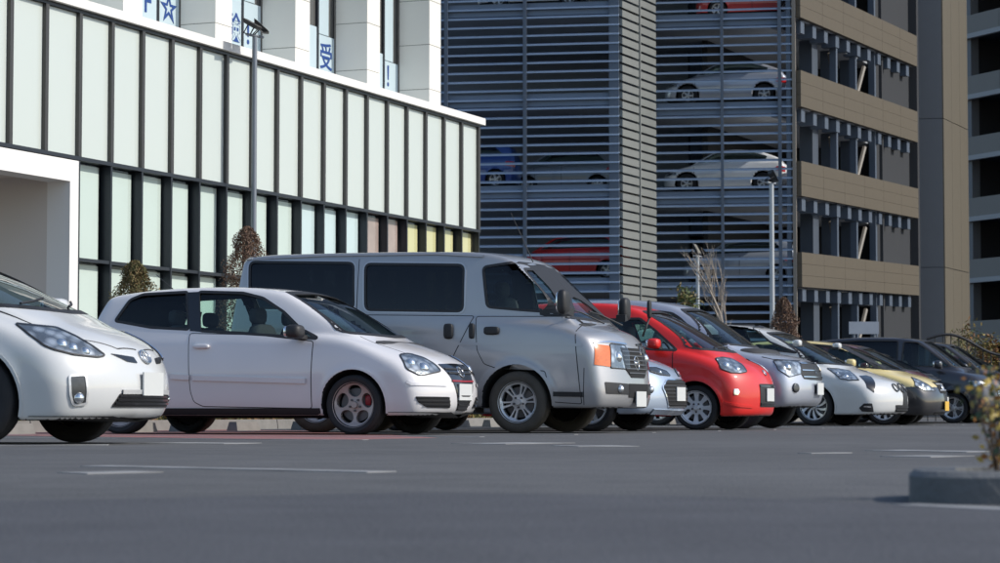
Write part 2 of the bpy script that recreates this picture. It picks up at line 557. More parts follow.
class Car:
    """a car: body on an Empty at the point between the front wheels; x forward, y to its left, z up"""
    def __init__(s, name, label, cat, body, loc, heading, paint_mat, h=.03, group=None, glass_side=None, glass_front=None):
        s.b = body; s.h = h; s.paint = paint_mat
        s.root = empty(name, loc, heading)
        tag(s.root, label, cat, group)
        c, d = math.cos(heading), math.sin(heading)
        s.M = np.array([[c, d, 0], [-d, c, 0], [0, 0, 1]])            # world -> car
        s.o = np.array(loc, float)
        s.cam = s.M @ (np.array([0, 0, CAM_H]) - s.o)
        s.gs, s.gf = glass_side or G_CAR, glass_front or G_SCREEN
        s.sw, s.fw, s.rw_ = [], [], []
    # --- photo pixel -> place on this car's skin
    def pix(s, pts):
        Dv = np.array([s.M @ ray(*p) for p in pts])
        dist = -s.cam[0] * Dv[:, 0] - s.cam[1] * Dv[:, 1]
        c = float(np.linalg.norm(s.cam[:2]))
        O = s.cam + (c - 4.5) * Dv
        P, hit = s.b.march(O, Dv, 7.5, 260)
        return P, hit
    def at(s, px, py, Y):
        d = s.M @ ray(px, py)
        t = (Y - s.cam[1]) / d[1]
        return s.cam + t * d
    def sp(s, pts, rad=.03):
        P, hit = s.pix(pts)
        q = []
        for p, P_, ok in zip(pts, P, hit):
            if not ok:
                P_ = s.at(*p, -s.b.W + .05)
            q.append((P_[0], P_[2]))
        return round_poly(q, rad) if rad else q
    def fp(s, pts, sym=False, rad=.02):
        P, hit = s.pix(pts)
        q = [(p[1], p[2]) for p in P]
        if sym:
            keep = [a < -.02 for a, b in q]
            n = len(q)
            st = next(k for k in range(n) if keep[k] and not keep[k - 1]) if not all(keep) else 0
            ch = [q[(st + k) % n] for k in range(n) if keep[(st + k) % n]]
            q = ch + [(-a, b) for a, b in ch[::-1]]
        return round_poly(q, rad) if rad else q
    def op(s, pts, phi, rad=.02):
        P, hit = s.pix(pts)
        e = (math.sin(phi), math.cos(phi))
        q = [(p[0] * e[0] + p[1] * e[1], p[2]) for p in P]
        return round_poly(q, rad) if rad else q
    # --- skin patches
    def project(s, V2, view, side=-1, phi=.8):
        b = s.b
        n = len(V2)
        if view == 'side':
            O = np.stack([V2[:, 0], np.full(n, side * (b.W + .2)), V2[:, 1]], 1); Dv = (0, -side, 0); L = b.W + .2
        elif view == 'front':
            O = np.stack([np.full(n, b.x1 + .2), V2[:, 0], V2[:, 1]], 1); Dv = (-1, 0, 0); L = 3.4
        elif view == 'rear':
            O = np.stack([np.full(n, b.x0 - .3), V2[:, 0], V2[:, 1]], 1); Dv = (1, 0, 0); L = 2.2
        elif view == 'top':
            O = np.stack([V2[:, 0], V2[:, 1], np.full(n, b.zmax + .2)], 1); Dv = (0, 0, -1); L = 1.6
        else:                                     # oblique, from the front corner
            e = np.array([math.sin(phi), math.cos(phi), 0]); d = np.array([math.cos(phi), -math.sin(phi), 0])
            O = V2[:, :1] * e + 3.0 * d + np.stack([np.zeros(n), np.zeros(n), V2[:, 1]], 1)
            Dv = -d; L = 4.5
            P, _ = b.march(O, Dv, L, 130)
            if side > 0:
                P = P * np.array([1, -1, 1])
            return P
        P, _ = b.march(O, np.array(Dv, float), L, 44 if view in ('side', 'top') else 100)
        return P
    def patch(s, name, poly, view, m, off=.002, side=-1, phi=.8, grid=.06, parent=None, skirt=.012, hole=None):
        dense = []
        for a, b_ in zip(np.asarray(poly, float), np.roll(np.asarray(poly, float), -1, 0)):
            k = max(1, int(np.linalg.norm(b_ - a) / max(.022, grid * .6)))
            dense += [a + (b_ - a) * t / k for t in range(k)]
        V2, T = cdt(np.array(dense), grid, [hole] if hole is not None else [])
        P = s.project(V2, view, side, phi)
        N = s.b.N(P)
        P = P + N * off
        # orient outwards
        fn = np.cross(P[T[:, 1]] - P[T[:, 0]], P[T[:, 2]] - P[T[:, 0]])
        flip = (fn * N[T].mean(1)).sum(1) < 0
        T = np.where(flip[:, None], T[:, ::-1], T)
        NN = N
        if skirt:
            ed = {}
            for t in T:
                for a, b_ in ((t[0], t[1]), (t[1], t[2]), (t[2], t[0])):
                    ed[(a, b_)] = ed.get((a, b_), 0) + 1
            be = [e for e in ed if (e[1], e[0]) not in ed]
            if be:
                be = np.array(be)
                n0 = len(P)
                P = np.concatenate([P, P - N * skirt]); NN = np.concatenate([N, N])
                a, b_ = be[:, 0], be[:, 1]
                T = np.concatenate([T, np.stack([a, n0 + a, b_], 1), np.stack([b_, n0 + a, n0 + b_], 1)])
        me = np_mesh(name, P, T, m, normals=NN)
        return link(name, me, parent if parent is not None else s.root)
    def strip(s, name, pts, view, m, w=.008, off=.004, side=-1, phi=.8, parent=None, closed=False):
        """a narrow band that follows a line on the skin"""
        p = np.asarray(pts, float)
        seg = []
        q = np.vstack([p, p[:1]]) if closed else p
        for a, b_ in zip(q[:-1], q[1:]):
            k = max(1, int(np.linalg.norm(b_ - a) / .04))
            seg += [a + (b_ - a) * t / k for t in range(k)]
        if not closed:
            seg.append(q[-1])
        c = np.array(seg)
        if closed:
            t = np.roll(c, -1, 0) - np.roll(c, 1, 0)
        else:
            t = np.gradient(c, axis=0)
        t /= np.maximum(np.linalg.norm(t, axis=1, keepdims=True), 1e-9)
        nrm = np.stack([-t[:, 1], t[:, 0]], 1)
        A, B_ = c + nrm * w / 2, c - nrm * w / 2
        P = s.project(np.vstack([A, B_]), view, side, phi)
        N = s.b.N(P)
        n = len(c)
        top = P + N * off; bot = P - N * .006
        V = np.vstack([top, bot])
        fs = []
        for i in range(n if closed else n - 1):
            j = (i + 1) % n
            fs += [(i, j, n + j, n + i), (2 * n + i, 2 * n + j, j, i), (n + i, n + j, 3 * n + j, 3 * n + i)]
        mb = MB().add(V, fs)
        return link(name, mb.mesh(name, m), parent if parent is not None else s.root)
    # --- body shell with its window openings cut
    def shell(s, side_windows=(), front_window=None, rear_window=None, glass_of=None, trim=True, interior=True, paint2=None, paint2_test=None):
        b, h = s.b, s.h
        lo = (b.x0 - .25, -b.W - .12, 0.0); hi = (b.x1 + .25, b.W + .12, b.zmax + .15)
        lo = (lo[0], -math.ceil(-lo[1] / h) * h - h / 2, b.zb - .1)
        V, Q = surfnet(b.F, lo, hi, h)
        for _ in range(2):
            f = b.F(*V.T); x_, y_, z_ = V.T; e = .003
            g = np.stack([b.F(x_ + e, y_, z_) - f, b.F(x_, y_ + e, z_) - f, b.F(x_, y_, z_ + e) - f], 1) / e
            st = f / np.maximum((g * g).sum(1), .15)
            V = V - np.clip(st, -h * .4, h * .4)[:, None] * g
        N = b.N(V)
        sw = [np.asarray(w) for w in side_windows]
        V_old = V.copy()
        for w in sw:
            for sd in (-1, 1):
                c = (N[:, 1] * sd > .35) & (V[:, 1] * sd > .2) & (V[:, 2] > w[:, 1].min() - .1)
                ii = np.where(c)[0]
                d, qx, qz = near_poly(V[ii, 0], V[ii, 2], w)
                m = d < h * .62
                jj = ii[m]
                P = s.project(np.stack([qx[m], qz[m]], 1), 'side', sd)
                V[jj] = P
        fr = []
        for w, vw, sg in ((front_window, 'front', 1), (rear_window, 'rear', -1)):
            if w is None:
                continue
            w = np.asarray(w)
            c = (N[:, 0] * sg > .2) & (V[:, 2] > w[:, 1].min() - .1)
            ii = np.where(c)[0]
            d, qy, qz = near_poly(V[ii, 1], V[ii, 2], w)
            m = d < h * .5
            V[ii[m]] = s.project(np.stack([qy[m], qz[m]], 1), vw)
            fr.append((w, vw, sg))
        mv = (V != V_old).any(1)
        if mv.any():
            N[mv] = b.N(V[mv])
        C = V[Q].mean(1); CN = N[Q].mean(1)
        dele = np.zeros(len(Q), bool)
        for w in sw:
            dele |= in_poly(C[:, 0], C[:, 2], w) & (np.abs(CN[:, 1]) > .35) & (np.abs(C[:, 1]) > .2)
        for w, vw, sg in fr:
            dele |= in_poly(C[:, 1], C[:, 2], w) & (CN[:, 0] * sg > .15)
        mi = np.zeros(len(Q), int)
        mi[(CN[:, 2] < -.9) & (C[:, 2] < b.zb + .06)] = 1
        for xa in (0., -b.wb):
            rd = np.hypot(C[:, 0] - xa, C[:, 2] - b.rw)
            mi[(rd < b.R + .012) & (np.abs(C[:, 1]) < b.W * .97)] = 1
            rn = ((C[:, 0] - xa) * CN[:, 0] + (C[:, 2] - b.rw) * CN[:, 2]) / np.maximum(rd, 1e-6)
            mi[(rd < b.R + .02) & (rn < -.45)] = 1
        mats = [s.paint, M_UNDER]
        if paint2 is not None:
            mats.append(paint2)
            mi[(mi == 0) & paint2_test(C, CN)] = 2
        Q2, mi = Q[~dele], mi[~dele]
        s.body = link('body', np_mesh('body', V, Q2, mats, mi, normals=N), s.root)
        # inner lining, a little inside the skin
        if interior:
            hi_h = max(.06, h * 2)
            V, Q = surfnet(lambda x, y, z: b.F(x, y, z) + .045, lo, hi, hi_h)
            N = b.N(V); C = V[Q].mean(1); CN = N[Q].mean(1)
            dele = np.zeros(len(Q), bool)
            for w in sw:
                dele |= in_poly(C[:, 0], C[:, 2], offset_poly(w, .02)) & (np.abs(C[:, 1]) > .2) & (np.abs(CN[:, 1]) > .3)
            for w, vw, sg in fr:
                dele |= in_poly(C[:, 1], C[:, 2], offset_poly(w, .03)) & (CN[:, 0] * sg > .1)
            link('interior', np_mesh('interior', V, Q[~dele][:, ::-1], M_INTERIOR), s.root)
        s.windows = []
        for i, w in enumerate(sw):
            for sd in (-1, 1):
                gm = (glass_of or {}).get(i, s.gs)
                o = s.patch('window', offset_poly(w, .012), 'side', gm, off=-.008, side=sd, grid=.12, skirt=0)
                s.windows.append(o)
                if trim:
                    s.strip('window_seal', w, 'side', M_TRIM, w=.028, off=.003, side=sd, parent=o, closed=True)
        for w, vw, sg in fr:
            o = s.patch('windscreen' if sg > 0 else 'rear_window', offset_poly(w, .012), vw, s.gf if sg > 0 else s.gs, off=-.008, grid=.1, skirt=0)
            if sg > 0:
                s.screen = o
            if trim:
                s.strip('window_seal', w, vw, M_TRIM, w=.03, off=.003, parent=o, closed=True)
    def screen_poly(s, zt, zb, yt, yb, bow=.012, rad=.05):
        return round_poly([(-yt, zt - bow), (0, zt + bow), (yt, zt - bow), (yb, zb + bow), (0, zb - bow), (-yb, zb + bow)], rad)
    def arches(s, m=None, w=.02, off=.005):
        b = s.b
        for xa in (0., -b.wb):
            a0 = math.asin(min(.95, max(-.9, (b.zb + .03 - b.rw) / b.R)))
            r = b.R + .006 + w / 2
            pts = [(xa + r * math.cos(t), b.rw + r * math.sin(t)) for t in np.linspace(math.pi - a0, a0, 26)]
            for sd in (-1, 1):
                s.strip('wheel_arch', pts, 'side', m or s.paint, w=w, off=off, side=sd)
    def headlight(s, pts, phi=.75, bulbs=(), base=None, rad=.03, indicator=None):
        poly = s.op(pts, phi, rad)
        res = []
        for sd in (-1, 1):
            o = s.patch('headlight', poly, 'obl', base or M_REFLECTOR, off=.006, side=sd, phi=phi, grid=.03, skirt=.015)
            s.patch('lens', offset_poly(poly, -.004), 'obl', G_LENS, off=.018, side=sd, phi=phi, grid=.03, skirt=.012, parent=o)
            s.strip('bezel', offset_poly(poly, .0), 'obl', M_TRIM, w=.01, off=.010, side=sd, phi=phi, parent=o, closed=True)
            for (bx, by, r) in bulbs:
                P, _ = s.pix([(bx, by)])
                p = P[0].copy(); n = s.b.N(P)[0]
                p = p - n * r * .45
                if sd > 0:
                    p[1] = -p[1]; n = n * np.array([1, -1, 1])
                MB().blob(p, (r, r, r), 1.0, 14).build('lamp_bowl', M_BULB, o, smooth=True)
            res.append(o)
        return res
    def grille(s, poly, m=None, bars=(), barm=None, view='front', name='grille', off=.007):
        o = s.patch(name, poly, view, m or M_TRIM, off=off, grid=.028, skirt=.016)
        pz = np.asarray(poly)
        for z in bars:
            ys = []
            for (a, b_), (c, d) in zip(poly, list(poly[1:]) + [poly[0]]):
                if (b_ - z) * (d - z) < 0:
                    ys.append(a + (c - a) * (z - b_) / (d - b_))
            if len(ys) >= 2:
                s.strip('grille_bar', [(min(ys) + .008, z), (max(ys) - .008, z)], view, barm or M_TRIM, w=.014, off=.016, parent=o)
        return o
    def plate(s, z, y=0, m=None, w=.33, hh=.165, stand=.02, tilt=0):
        P, _ = s.b.march([(s.b.x1 + .3, y + t, z + u) for t in (-w / 2, 0, w / 2) for u in (-hh / 2, hh / 2)], (-1, 0, 0), 2.)
        x = P[:, 0].max() + stand
        mb = MB().box(x - .012, x, y - w / 2, y + w / 2, z - hh / 2, z + hh / 2)
        o = mb.build('licence_plate', m or M_PLATE, s.root)
        MB().box(x - .03, x - .013, y - w * .4, y + w * .4, z - hh * .4, z + hh * .4).build('plate_holder', M_TRIM, o)
        return o
    def emblem(s, y, z, ry, rz, kind='oval', m=None):
        P, _ = s.b.march([(s.b.x1 + .3, y, z)], (-1, 0, 0), 2.)
        p = P[0]; n = s.b.N(P)[0]
        mb = MB()
        q = Vector(n).to_track_quat('X', 'Z')
        T = lambda a, b_, c=0: tuple(Vector(p) + q @ Vector((.008 + c, a, b_)))
        k = 28
        ring = [T(ry * math.cos(2 * math.pi * i / k), rz * math.sin(2 * math.pi * i / k)) for i in range(k + 1)]
        mb.tube(ring, min(ry, rz) * .13, 6, cap=False)
        if kind == 'oval':
            mb.tube([T(ry * .42 * math.cos(2 * math.pi * i / k), rz * .95 * math.sin(2 * math.pi * i / k)) for i in range(k + 1)], min(ry, rz) * .1, 6, cap=False)
            mb.tube([T(ry * .75 * math.cos(2 * math.pi * i / k), rz * .55 + rz * .38 * math.sin(2 * math.pi * i / k)) for i in range(k + 1)], min(ry, rz) * .1, 6, cap=False)
        elif kind == 'vw':
            mb.tube([T(-ry * .5, rz * .85), T(0, -rz * .1), T(ry * .5, rz * .85)], ry * .1, 6)
            mb.tube([T(-ry * .9, rz * .35), T(-ry * .42, -rz * .9), T(0, rz * .05), T(ry * .42, -rz * .9), T(ry * .9, rz * .35)], ry * .1, 6)
        elif kind == 'bar':
            mb.add([T(-ry * 1.1, -rz * .2, .004), T(ry * 1.1, -rz * .2, .004), T(ry * 1.1, rz * .2, .004), T(-ry * 1.1, rz * .2, .004)], [(0, 1, 2, 3)])
            mb.tube([T(-ry * 1.1, 0), T(ry * 1.1, 0)], rz * .18, 6)
        elif kind == 'diamonds':
            mb = MB()
            for w in (90, 210, 330):
                c = (ry * .52 * math.cos(math.radians(w)), rz * .52 * math.sin(math.radians(w)))
                ct, st = math.cos(math.radians(w)), math.sin(math.radians(w))
                L, S = .5, .3
                pts = [(c[0] + ry * (a * ct - b_ * st), c[1] + rz * (a * st + b_ * ct)) for a, b_ in ((L, 0), (0, S), (-L, 0), (0, -S))]
                mb.hexa([T(*t, -.004) for t in pts], [T(*t, .006) for t in pts])
        return mb.build('emblem', m or M_CHROME, s.root, smooth=(kind != 'diamonds'))
    def door(s, pix_poly, handle=None, handle_m=None, rad=.03):
        poly = s.sp(pix_poly, rad)
        out = []
        for sd in (-1, 1):
            o = s.patch('door', offset_poly(poly, -.004), 'side', s.paint, off=.003, side=sd, grid=.05, skirt=.006)
            s.strip('door_gap', poly, 'side', M_UNDER, w=.009, off=.002, side=sd, parent=o, closed=True)
            if handle:
                (hx, hz), ln, ht = handle
                P = s.project(np.array([[hx, hz]]), 'side', sd)[0]
                MB().blob((P[0], P[1] + sd * .02, P[2]), (ln / 2, .022, ht / 2), .5, 14).build('handle', handle_m or s.paint, o, smooth=True)
            out.append(o)
        return out
    def mirror(s, c, size, m, arm=True):
        for sd in (-1, 1):
            cc = (c[0], sd * abs(c[1]), c[2])
            o = MB().blob(cc, size, .62, 18).build('side_mirror', m, s.root, smooth=True)
            MB().blob((cc[0] - size[0] * .9, cc[1], cc[2]), (size[0] * .25, size[1] * .85, size[2] * .8), .5, 14).build('mirror_glass', M_CHROME, o, smooth=True)
            if arm:
                MB().hexa([(cc[0] - .04, cc[1], cc[2] - size[2] * .9), (cc[0] + .04, cc[1], cc[2] - size[2] * .9), (cc[0] + .06, cc[1] - sd * (size[1] + .06), cc[2] - size[2] * 1.1), (cc[0] - .05, cc[1] - sd * (size[1] + .06), cc[2] - size[2] * 1.1)],
                          [(cc[0] - .04, cc[1], cc[2] - size[2] * .4), (cc[0] + .04, cc[1], cc[2] - size[2] * .4), (cc[0] + .06, cc[1] - sd * (size[1] + .06), cc[2] - size[2] * .5), (cc[0] - .05, cc[1] - sd * (size[1] + .06), cc[2] - size[2] * .5)]).build('mirror_foot', M_TRIM, o)
    def wheels(s, style, rim_r, m, disc=M_DISC, caliper=None, width=.2, rubber=None):
        b = s.b
        tm = tyre_mesh(b.rw, rim_r, width, rubber or M_RUBBER)
        rm = rim_mesh(style, rim_r, m)
        dm = back_mesh(rim_r)
        for xa in (0., -b.wb):
            for sd in (-1, 1):
                w = empty('wheel', (xa, sd * b.T / 2, b.rw), 0 if sd < 0 else math.pi, s.root)
                w.rotation_euler = (0, RNG.uniform(0, 6.28) if xa else (.0), 0 if sd < 0 else math.pi)
                link('tyre', tm, w); link('rim', rm, w); link('brake_disc', dm, w)
                if caliper and xa == 0:
                    c = MB()
                    a0 = .15 if sd < 0 else math.pi - .15
                    c.blob((rim_r * .60 * math.cos(.35), .005, rim_r * .60 * math.sin(.35)), (.035, .02, .055), .5, 12)
                    c.build('brake_caliper', caliper, w, smooth=True)
    def seats(s, xs, ys, z, sc=1.0, rest=True):
        me = seat_mesh()
        for x in xs:
            for y in ys:
                o = link('seat', me, s.root, (x, y, z)); o.scale = (sc, sc, sc)
    def steering(s, x, y, z, r=.18):
        k = 24
        mb = MB()
        q = Matrix.Rotation(math.radians(-25), 4, 'Y')
        mb.tube([Vector((x, y, z)) + q @ Vector((0, r * math.cos(2 * math.pi * i / k), r * math.sin(2 * math.pi * i / k))) for i in range(k + 1)], .016, 6, cap=False)
        mb.tube([(x, y - r, z), (x, y + r, z)], .014, 6)
        mb.tube([(x, y, z), (x + .35, y, z - .2)], .03, 6)
        mb.build('steering_wheel', M_TRIM, s.root, smooth=True)
    def wipers(s, z0=None):
        pass
_MC = {}
def seat_mesh():
    if 'seat' not in _MC:
        mb = MB()
        mb.blob((0, 0, .12), (.27, .25, .1), .45, 18)
        mb.blob((-.27, 0, .45), (.085, .24, .33), .5, 18)
        mb.blob((-.32, 0, .86), (.055, .14, .085), .6, 16)
        mb.tube([(-.31, -.06, .7), (-.31, -.06, .85)], .008, 6)
        mb.tube([(-.31, .06, .7), (-.31, .06, .85)], .008, 6)
        _MC['seat'] = mb.mesh('seat', M_SEAT, True)
    return _MC['seat']
def tyre_mesh(R, r, w, m):
    k = ('tyre', round(R, 3), round(r, 3), w, m.name)
    if k not in _MC:
        h = w / 2
        pr = [(r - .012, -h * .55), (r - .012, -h * .78), (r + .004, -h * .86), (r + (R - r) * .3, -h * .98), (r + (R - r) * .6, -h), (R - .028, -h * .94), (R - .01, -h * .84), (R - .002, -h * .74),
              (R, -h * .5), (R, -h * .48), (R - .008, -h * .47), (R - .008, -h * .43), (R, -h * .42), (R + .001, 0)]
        pr = pr + [(a, -b_) for a, b_ in pr[::-1]]
        _MC[k] = MB().lathe(pr, 48).mesh('tyre', m, True, 40)
    return _MC[k]
def wedge(r0, r1, a0, a1, rad=.02, sw=0.0):
    """a spoke gap between two radii and two angles (degrees), optionally swept"""
    A = lambda r, a, t: (r * math.cos(math.radians(a + sw * t)), r * math.sin(math.radians(a + sw * t)))
    m = .5 * (a0 + a1); w0 = (a1 - a0) / 2
    pts = [A(r0, m - w0 * .8, 0)] + [A(r0 + (r1 - r0) * .5, m - w0, .5)] + [A(r1, a0 + (a1 - a0) * t, 1) for t in (0, .25, .5, .75, 1)] + [A(r0 + (r1 - r0) * .5, m + w0, .5)] + [A(r0, m + w0 * .8, 0)]
    return round_poly(pts, rad, 3)
def rim_mesh(style, R, m):
    k = ('rim', style, round(R, 3), m.name)
    if k in _MC:
        return _MC[k]
    holes = []
    Ro = R * .99
    if style == 'five_teardrop':
        for i in range(5):
            a = 72 * i + 90
            c = [(.0, .34), (.15, .38), (.31, .52), (.335, .70), (.20, .85), (0, .885), (-.20, .85), (-.335, .70), (-.31, .52), (-.15, .38)]
            t = math.radians(a - 90)
            holes.append(round_poly([(R * (x * math.cos(t) - y * math.sin(t)), R * (x * math.sin(t) + y * math.cos(t))) for x, y in c], .02, 3))
    elif style == 'six_double':
        for i in range(6):
            holes.append(wedge(R * .36, R * .86, 60 * i + 22, 60 * i + 58, .02))
            holes.append(wedge(R * .42, R * .80, 60 * i + 4, 60 * i + 14, .01))
    elif style == 'eight':
        for i in range(8):
            holes.append(wedge(R * .42, R * .86, 45 * i + 9, 45 * i + 33, .018))
    elif style == 'nine':
        for i in range(9):
            holes.append(wedge(R * .34, R * .88, 40 * i + 7, 40 * i + 31, .018))
    elif style == 'swirl':
        for i in range(10):
            holes.append(wedge(R * .3, R * .9, 36 * i + 8, 36 * i + 30, .015, 22))
    elif style == 'five_wide':
        for i in range(5):
            holes.append(wedge(R * .32, R * .86, 72 * i + 10, 72 * i + 54, .03))
            holes.append(wedge(R * .5, R * .82, 72 * i + 60, 72 * i + 66, .008))
    n = 56
    outer = [(Ro * math.cos(2 * math.pi * i / n), Ro * math.sin(2 * math.pi * i / n)) for i in range(n)]
    V, T = cdt(outer, R * .13, holes)
    r = np.hypot(V[:, 0], V[:, 1]) / R
    dep = -.062 + .028 * (1 - np.clip(r, 0, 1) ** 2) - .014 * np.exp(-((r - .0) / .2) ** 2) - .016 * np.exp(-((r - .95) / .06) ** 2)
    P0 = np.stack([V[:, 0], dep, V[:, 1]], 1)
    P1 = P0 + np.array([0, .035, 0])
    n0 = len(P0)
    mb = MB()
    fs = [tuple(t) for t in T]
    ed = {}
    for t in T:
        for a, b_ in ((t[0], t[1]), (t[1], t[2]), (t[2], t[0])):
            ed[(a, b_)] = 1
    fs += [(a, b_, n0 + b_, n0 + a) for (a, b_) in ed if (b_, a) not in ed]
    mb.add(np.vstack([P0, P1]), fs)
    mb.lathe([(R * .985, -.088), (R * 1.0, -.09), (R * 1.0, .08)], 48)
    mb.lathe([(R * .985, -.088), (R * .95, -.06), (R * .93, .08)], 48)
    mb.lathe([(.0005, -.068), (R * .13, -.068), (R * .15, -.058), (R * .15, -.03)], 24)
    for i in range(5):
        a = math.radians(72 * i + 54)
        mb.lathe([(.0005, -.056), (.011, -.056), (.012, -.03)], 8, c=(R * .25 * math.cos(a), 0, R * .25 * math.sin(a)), mi=1)
    me = mb.mesh('rim', [m, M_DISC], True, 35)
    _MC[k] = me
    return me
def back_mesh(R):
    k = ('back', round(R, 3))
    if k not in _MC:
        mb = MB()
        mb.lathe([(.0005, -.005), (R * .3, -.005), (R * .32, .0), (R * .74, .0), (R * .75, .022), (.0005, .022)], 32, mi=0)
        mb.lathe([(.0005, .05), (R * .97, .05)], 32, mi=1)
        _MC[k] = mb.mesh('brake_disc', [M_DISC, M_UNDER], True, 40)
    return _MC[k]
# ------------------------------------------------------------------ ground
def asphalt(name, c0, c1, sc=1.0):
    m = bpy.data.materials.new(name)
    m.use_nodes = True
    nt = m.node_tree
    b = nt.nodes['Principled BSDF']
    b.inputs['Roughness'].default_value = .86
    tc = nt.nodes.new('ShaderNodeTexCoord')
    n1 = nt.nodes.new('ShaderNodeTexNoise'); n1.inputs['Scale'].default_value = .16 * sc; n1.inputs['Detail'].default_value = 5
    n2 = nt.nodes.new('ShaderNodeTexNoise'); n2.inputs['Scale'].default_value = 55; n2.inputs['Detail'].default_value = 4
    vo = nt.nodes.new('ShaderNodeTexVoronoi'); vo.inputs['Scale'].default_value = 90
    n3 = nt.nodes.new('ShaderNodeTexNoise'); n3.inputs['Scale'].default_value = 2.2; n3.inputs['Detail'].default_value = 6
    for n in (n1, n2, vo, n3):
        nt.links.new(tc.outputs['Object'], n.inputs['Vector'])
    r1 = nt.nodes.new('ShaderNodeValToRGB')
    r1.color_ramp.elements[0].position = .35; r1.color_ramp.elements[0].color = (*c0, 1)
    r1.color_ramp.elements[1].position = .66; r1.color_ramp.elements[1].color = (*c1, 1)
    nt.links.new(n1.outputs['Fac'], r1.inputs[0])
    mul = nt.nodes.new('ShaderNodeMix'); mul.data_type = 'RGBA'; mul.blend_type = 'MULTIPLY'; mul.inputs[0].default_value = .55
    r2 = nt.nodes.new('ShaderNodeValToRGB')
    r2.color_ramp.elements[0].position = .3; r2.color_ramp.elements[0].color = (.45, .45, .46, 1)
    r2.color_ramp.elements[1].position = .72; r2.color_ramp.elements[1].color = (1.25, 1.25, 1.25, 1)
    nt.links.new(n2.outputs['Fac'], r2.inputs[0])
    nt.links.new(r1.outputs[0], mul.inputs[6]); nt.links.new(r2.outputs[0], mul.inputs[7])
    mu2 = nt.nodes.new('ShaderNodeMix'); mu2.data_type = 'RGBA'; mu2.blend_type = 'MULTIPLY'; mu2.inputs[0].default_value = .5
    r3 = nt.nodes.new('ShaderNodeValToRGB')
    r3.color_ramp.elements[0].position = .3; r3.color_ramp.elements[0].color = (.62, .62, .63, 1)
    r3.color_ramp.elements[1].position = .7; r3.color_ramp.elements[1].color = (1.15, 1.15, 1.14, 1)
    nt.links.new(n3.outputs['Fac'], r3.inputs[0])
    nt.links.new(mul.outputs[2], mu2.inputs[6]); nt.links.new(r3.outputs[0], mu2.inputs[7])
    nt.links.new(mu2.outputs[2], b.inputs['Base Color'])
    bp = nt.nodes.new('ShaderNodeBump'); bp.inputs['Strength'].default_value = .5; bp.inputs['Distance'].default_value = .006
    nt.links.new(vo.outputs['Distance'], bp.inputs['Height'])
    nt.links.new(bp.outputs[0], b.inputs['Normal'])
    return m
def worn(name, col, under, lo=.42, hi=.58, sc=3.):
    """paint on asphalt, worn through in patches"""
    m = bpy.data.materials.new(name)
    m.use_nodes = True
    nt = m.node_tree
    b = nt.nodes['Principled BSDF']; b.inputs['Roughness'].default_value = .8
    tc = nt.nodes.new('ShaderNodeTexCoord')
    n = nt.nodes.new('ShaderNodeTexNoise'); n.inputs['Scale'].default_value = sc; n.inputs['Detail'].default_value = 8
    nt.links.new(tc.outputs['Object'], n.inputs['Vector'])
    r = nt.nodes.new('ShaderNodeValToRGB')
    r.color_ramp.elements[0].position = lo; r.color_ramp.elements[0].color = (*under, 1)
    r.color_ramp.elements[1].position = hi; r.color_ramp.elements[1].color = (*col, 1)
    nt.links.new(n.outputs['Fac'], r.inputs[0])
    nt.links.new(r.outputs[0], b.inputs['Base Color'])
    return m
M_ASPH = asphalt('asphalt', (.092, .092, .094), (.128, .128, .13))
M_ASPH2 = asphalt('asphalt_dark', (.070, .071, .080), (.092, .093, .102), 3)
M_LINE = worn('line_paint', (.34, .34, .34), (.15, .15, .15), .28, .66)
M_PINK = worn('pink_paving', (.30, .12, .11), (.16, .10, .10), .3, .6, 2.)
M_CONC = mat('concrete', (.22, .21, .195), .85, noise=.25, nscale=6, bump=.4, bscale=40)
M_KERB = mat('kerb_concrete', (.13, .135, .14), .85, noise=.35, nscale=5, bump=.5, bscale=45)
M_SOIL = mat('soil', (.11, .085, .06), .95, noise=.4, nscale=10)
def sheet(name, pts, z, m, kind='structure'):
    o = MB().hexa([(p[0], p[1], -.02) for p in pts], [(p[0], p[1], z) for p in pts]).build(name, m)
    return tag(o, kind=kind)
sheet('ground', [(-900, -300), (900, -300), (900, 1500), (-900, 1500)], 0, M_ASPH)
sheet('dark_road_area', [on_ground(-300, 506), on_ground(100, 500), on_ground(420, 493), on_ground(700, 497), on_ground(1300, 520), (6, 2.2), (-6, 2.2)], .0015, M_ASPH2)  # darker, bluer stretch of asphalt across the foreground
sheet('coloured_paving', [on_ground(-90, 425.5), on_ground(180, 428), on_ground(330, 431.5), on_ground(437, 438), on_ground(330, 440), on_ground(130, 437.5), on_ground(-120, 434)], .0015, M_PINK)
def stripe(p0, p1, w):
    a, b = Vector((*on_ground(*p0), 0)), Vector((*on_ground(*p1), 0))
    t = (b - a).normalized(); n = Vector((-t.y, t.x, 0)) * w / 2
    sheet('road_marking', [a - n, b - n, b + n, a + n], .0035, M_LINE)
stripe((95, 466.5), (382, 472.5), .17)
stripe((72, 473.8), (148, 472.2), .2)
stripe((-60, 445.5), (108, 445.2), .45)
stripe((160, 443.2), (243, 443.8), .5)
stripe((478, 444.2), (548, 443.0), .5)
stripe((565, 446.5), (625, 446.2), .5)
stripe((884, 450.6), (986, 452.2), .35)
stripe((905, 457.2), (950, 456.0), .3)
stripe((905, 505.5), (1080, 513.5), .09)
stripe((818, 453.3), (832, 453.6), .3)
for n in range(-1, 14):                       # bay lines between the cars
    r = 20.35 + 2.5 * n
    a0, a1 = -13.6, -8.4
    sheet('road_marking', [row(r - .06, a0), row(r - .06, a1), row(r + .06, a1), row(r + .06, a0)], .0035, M_LINE)
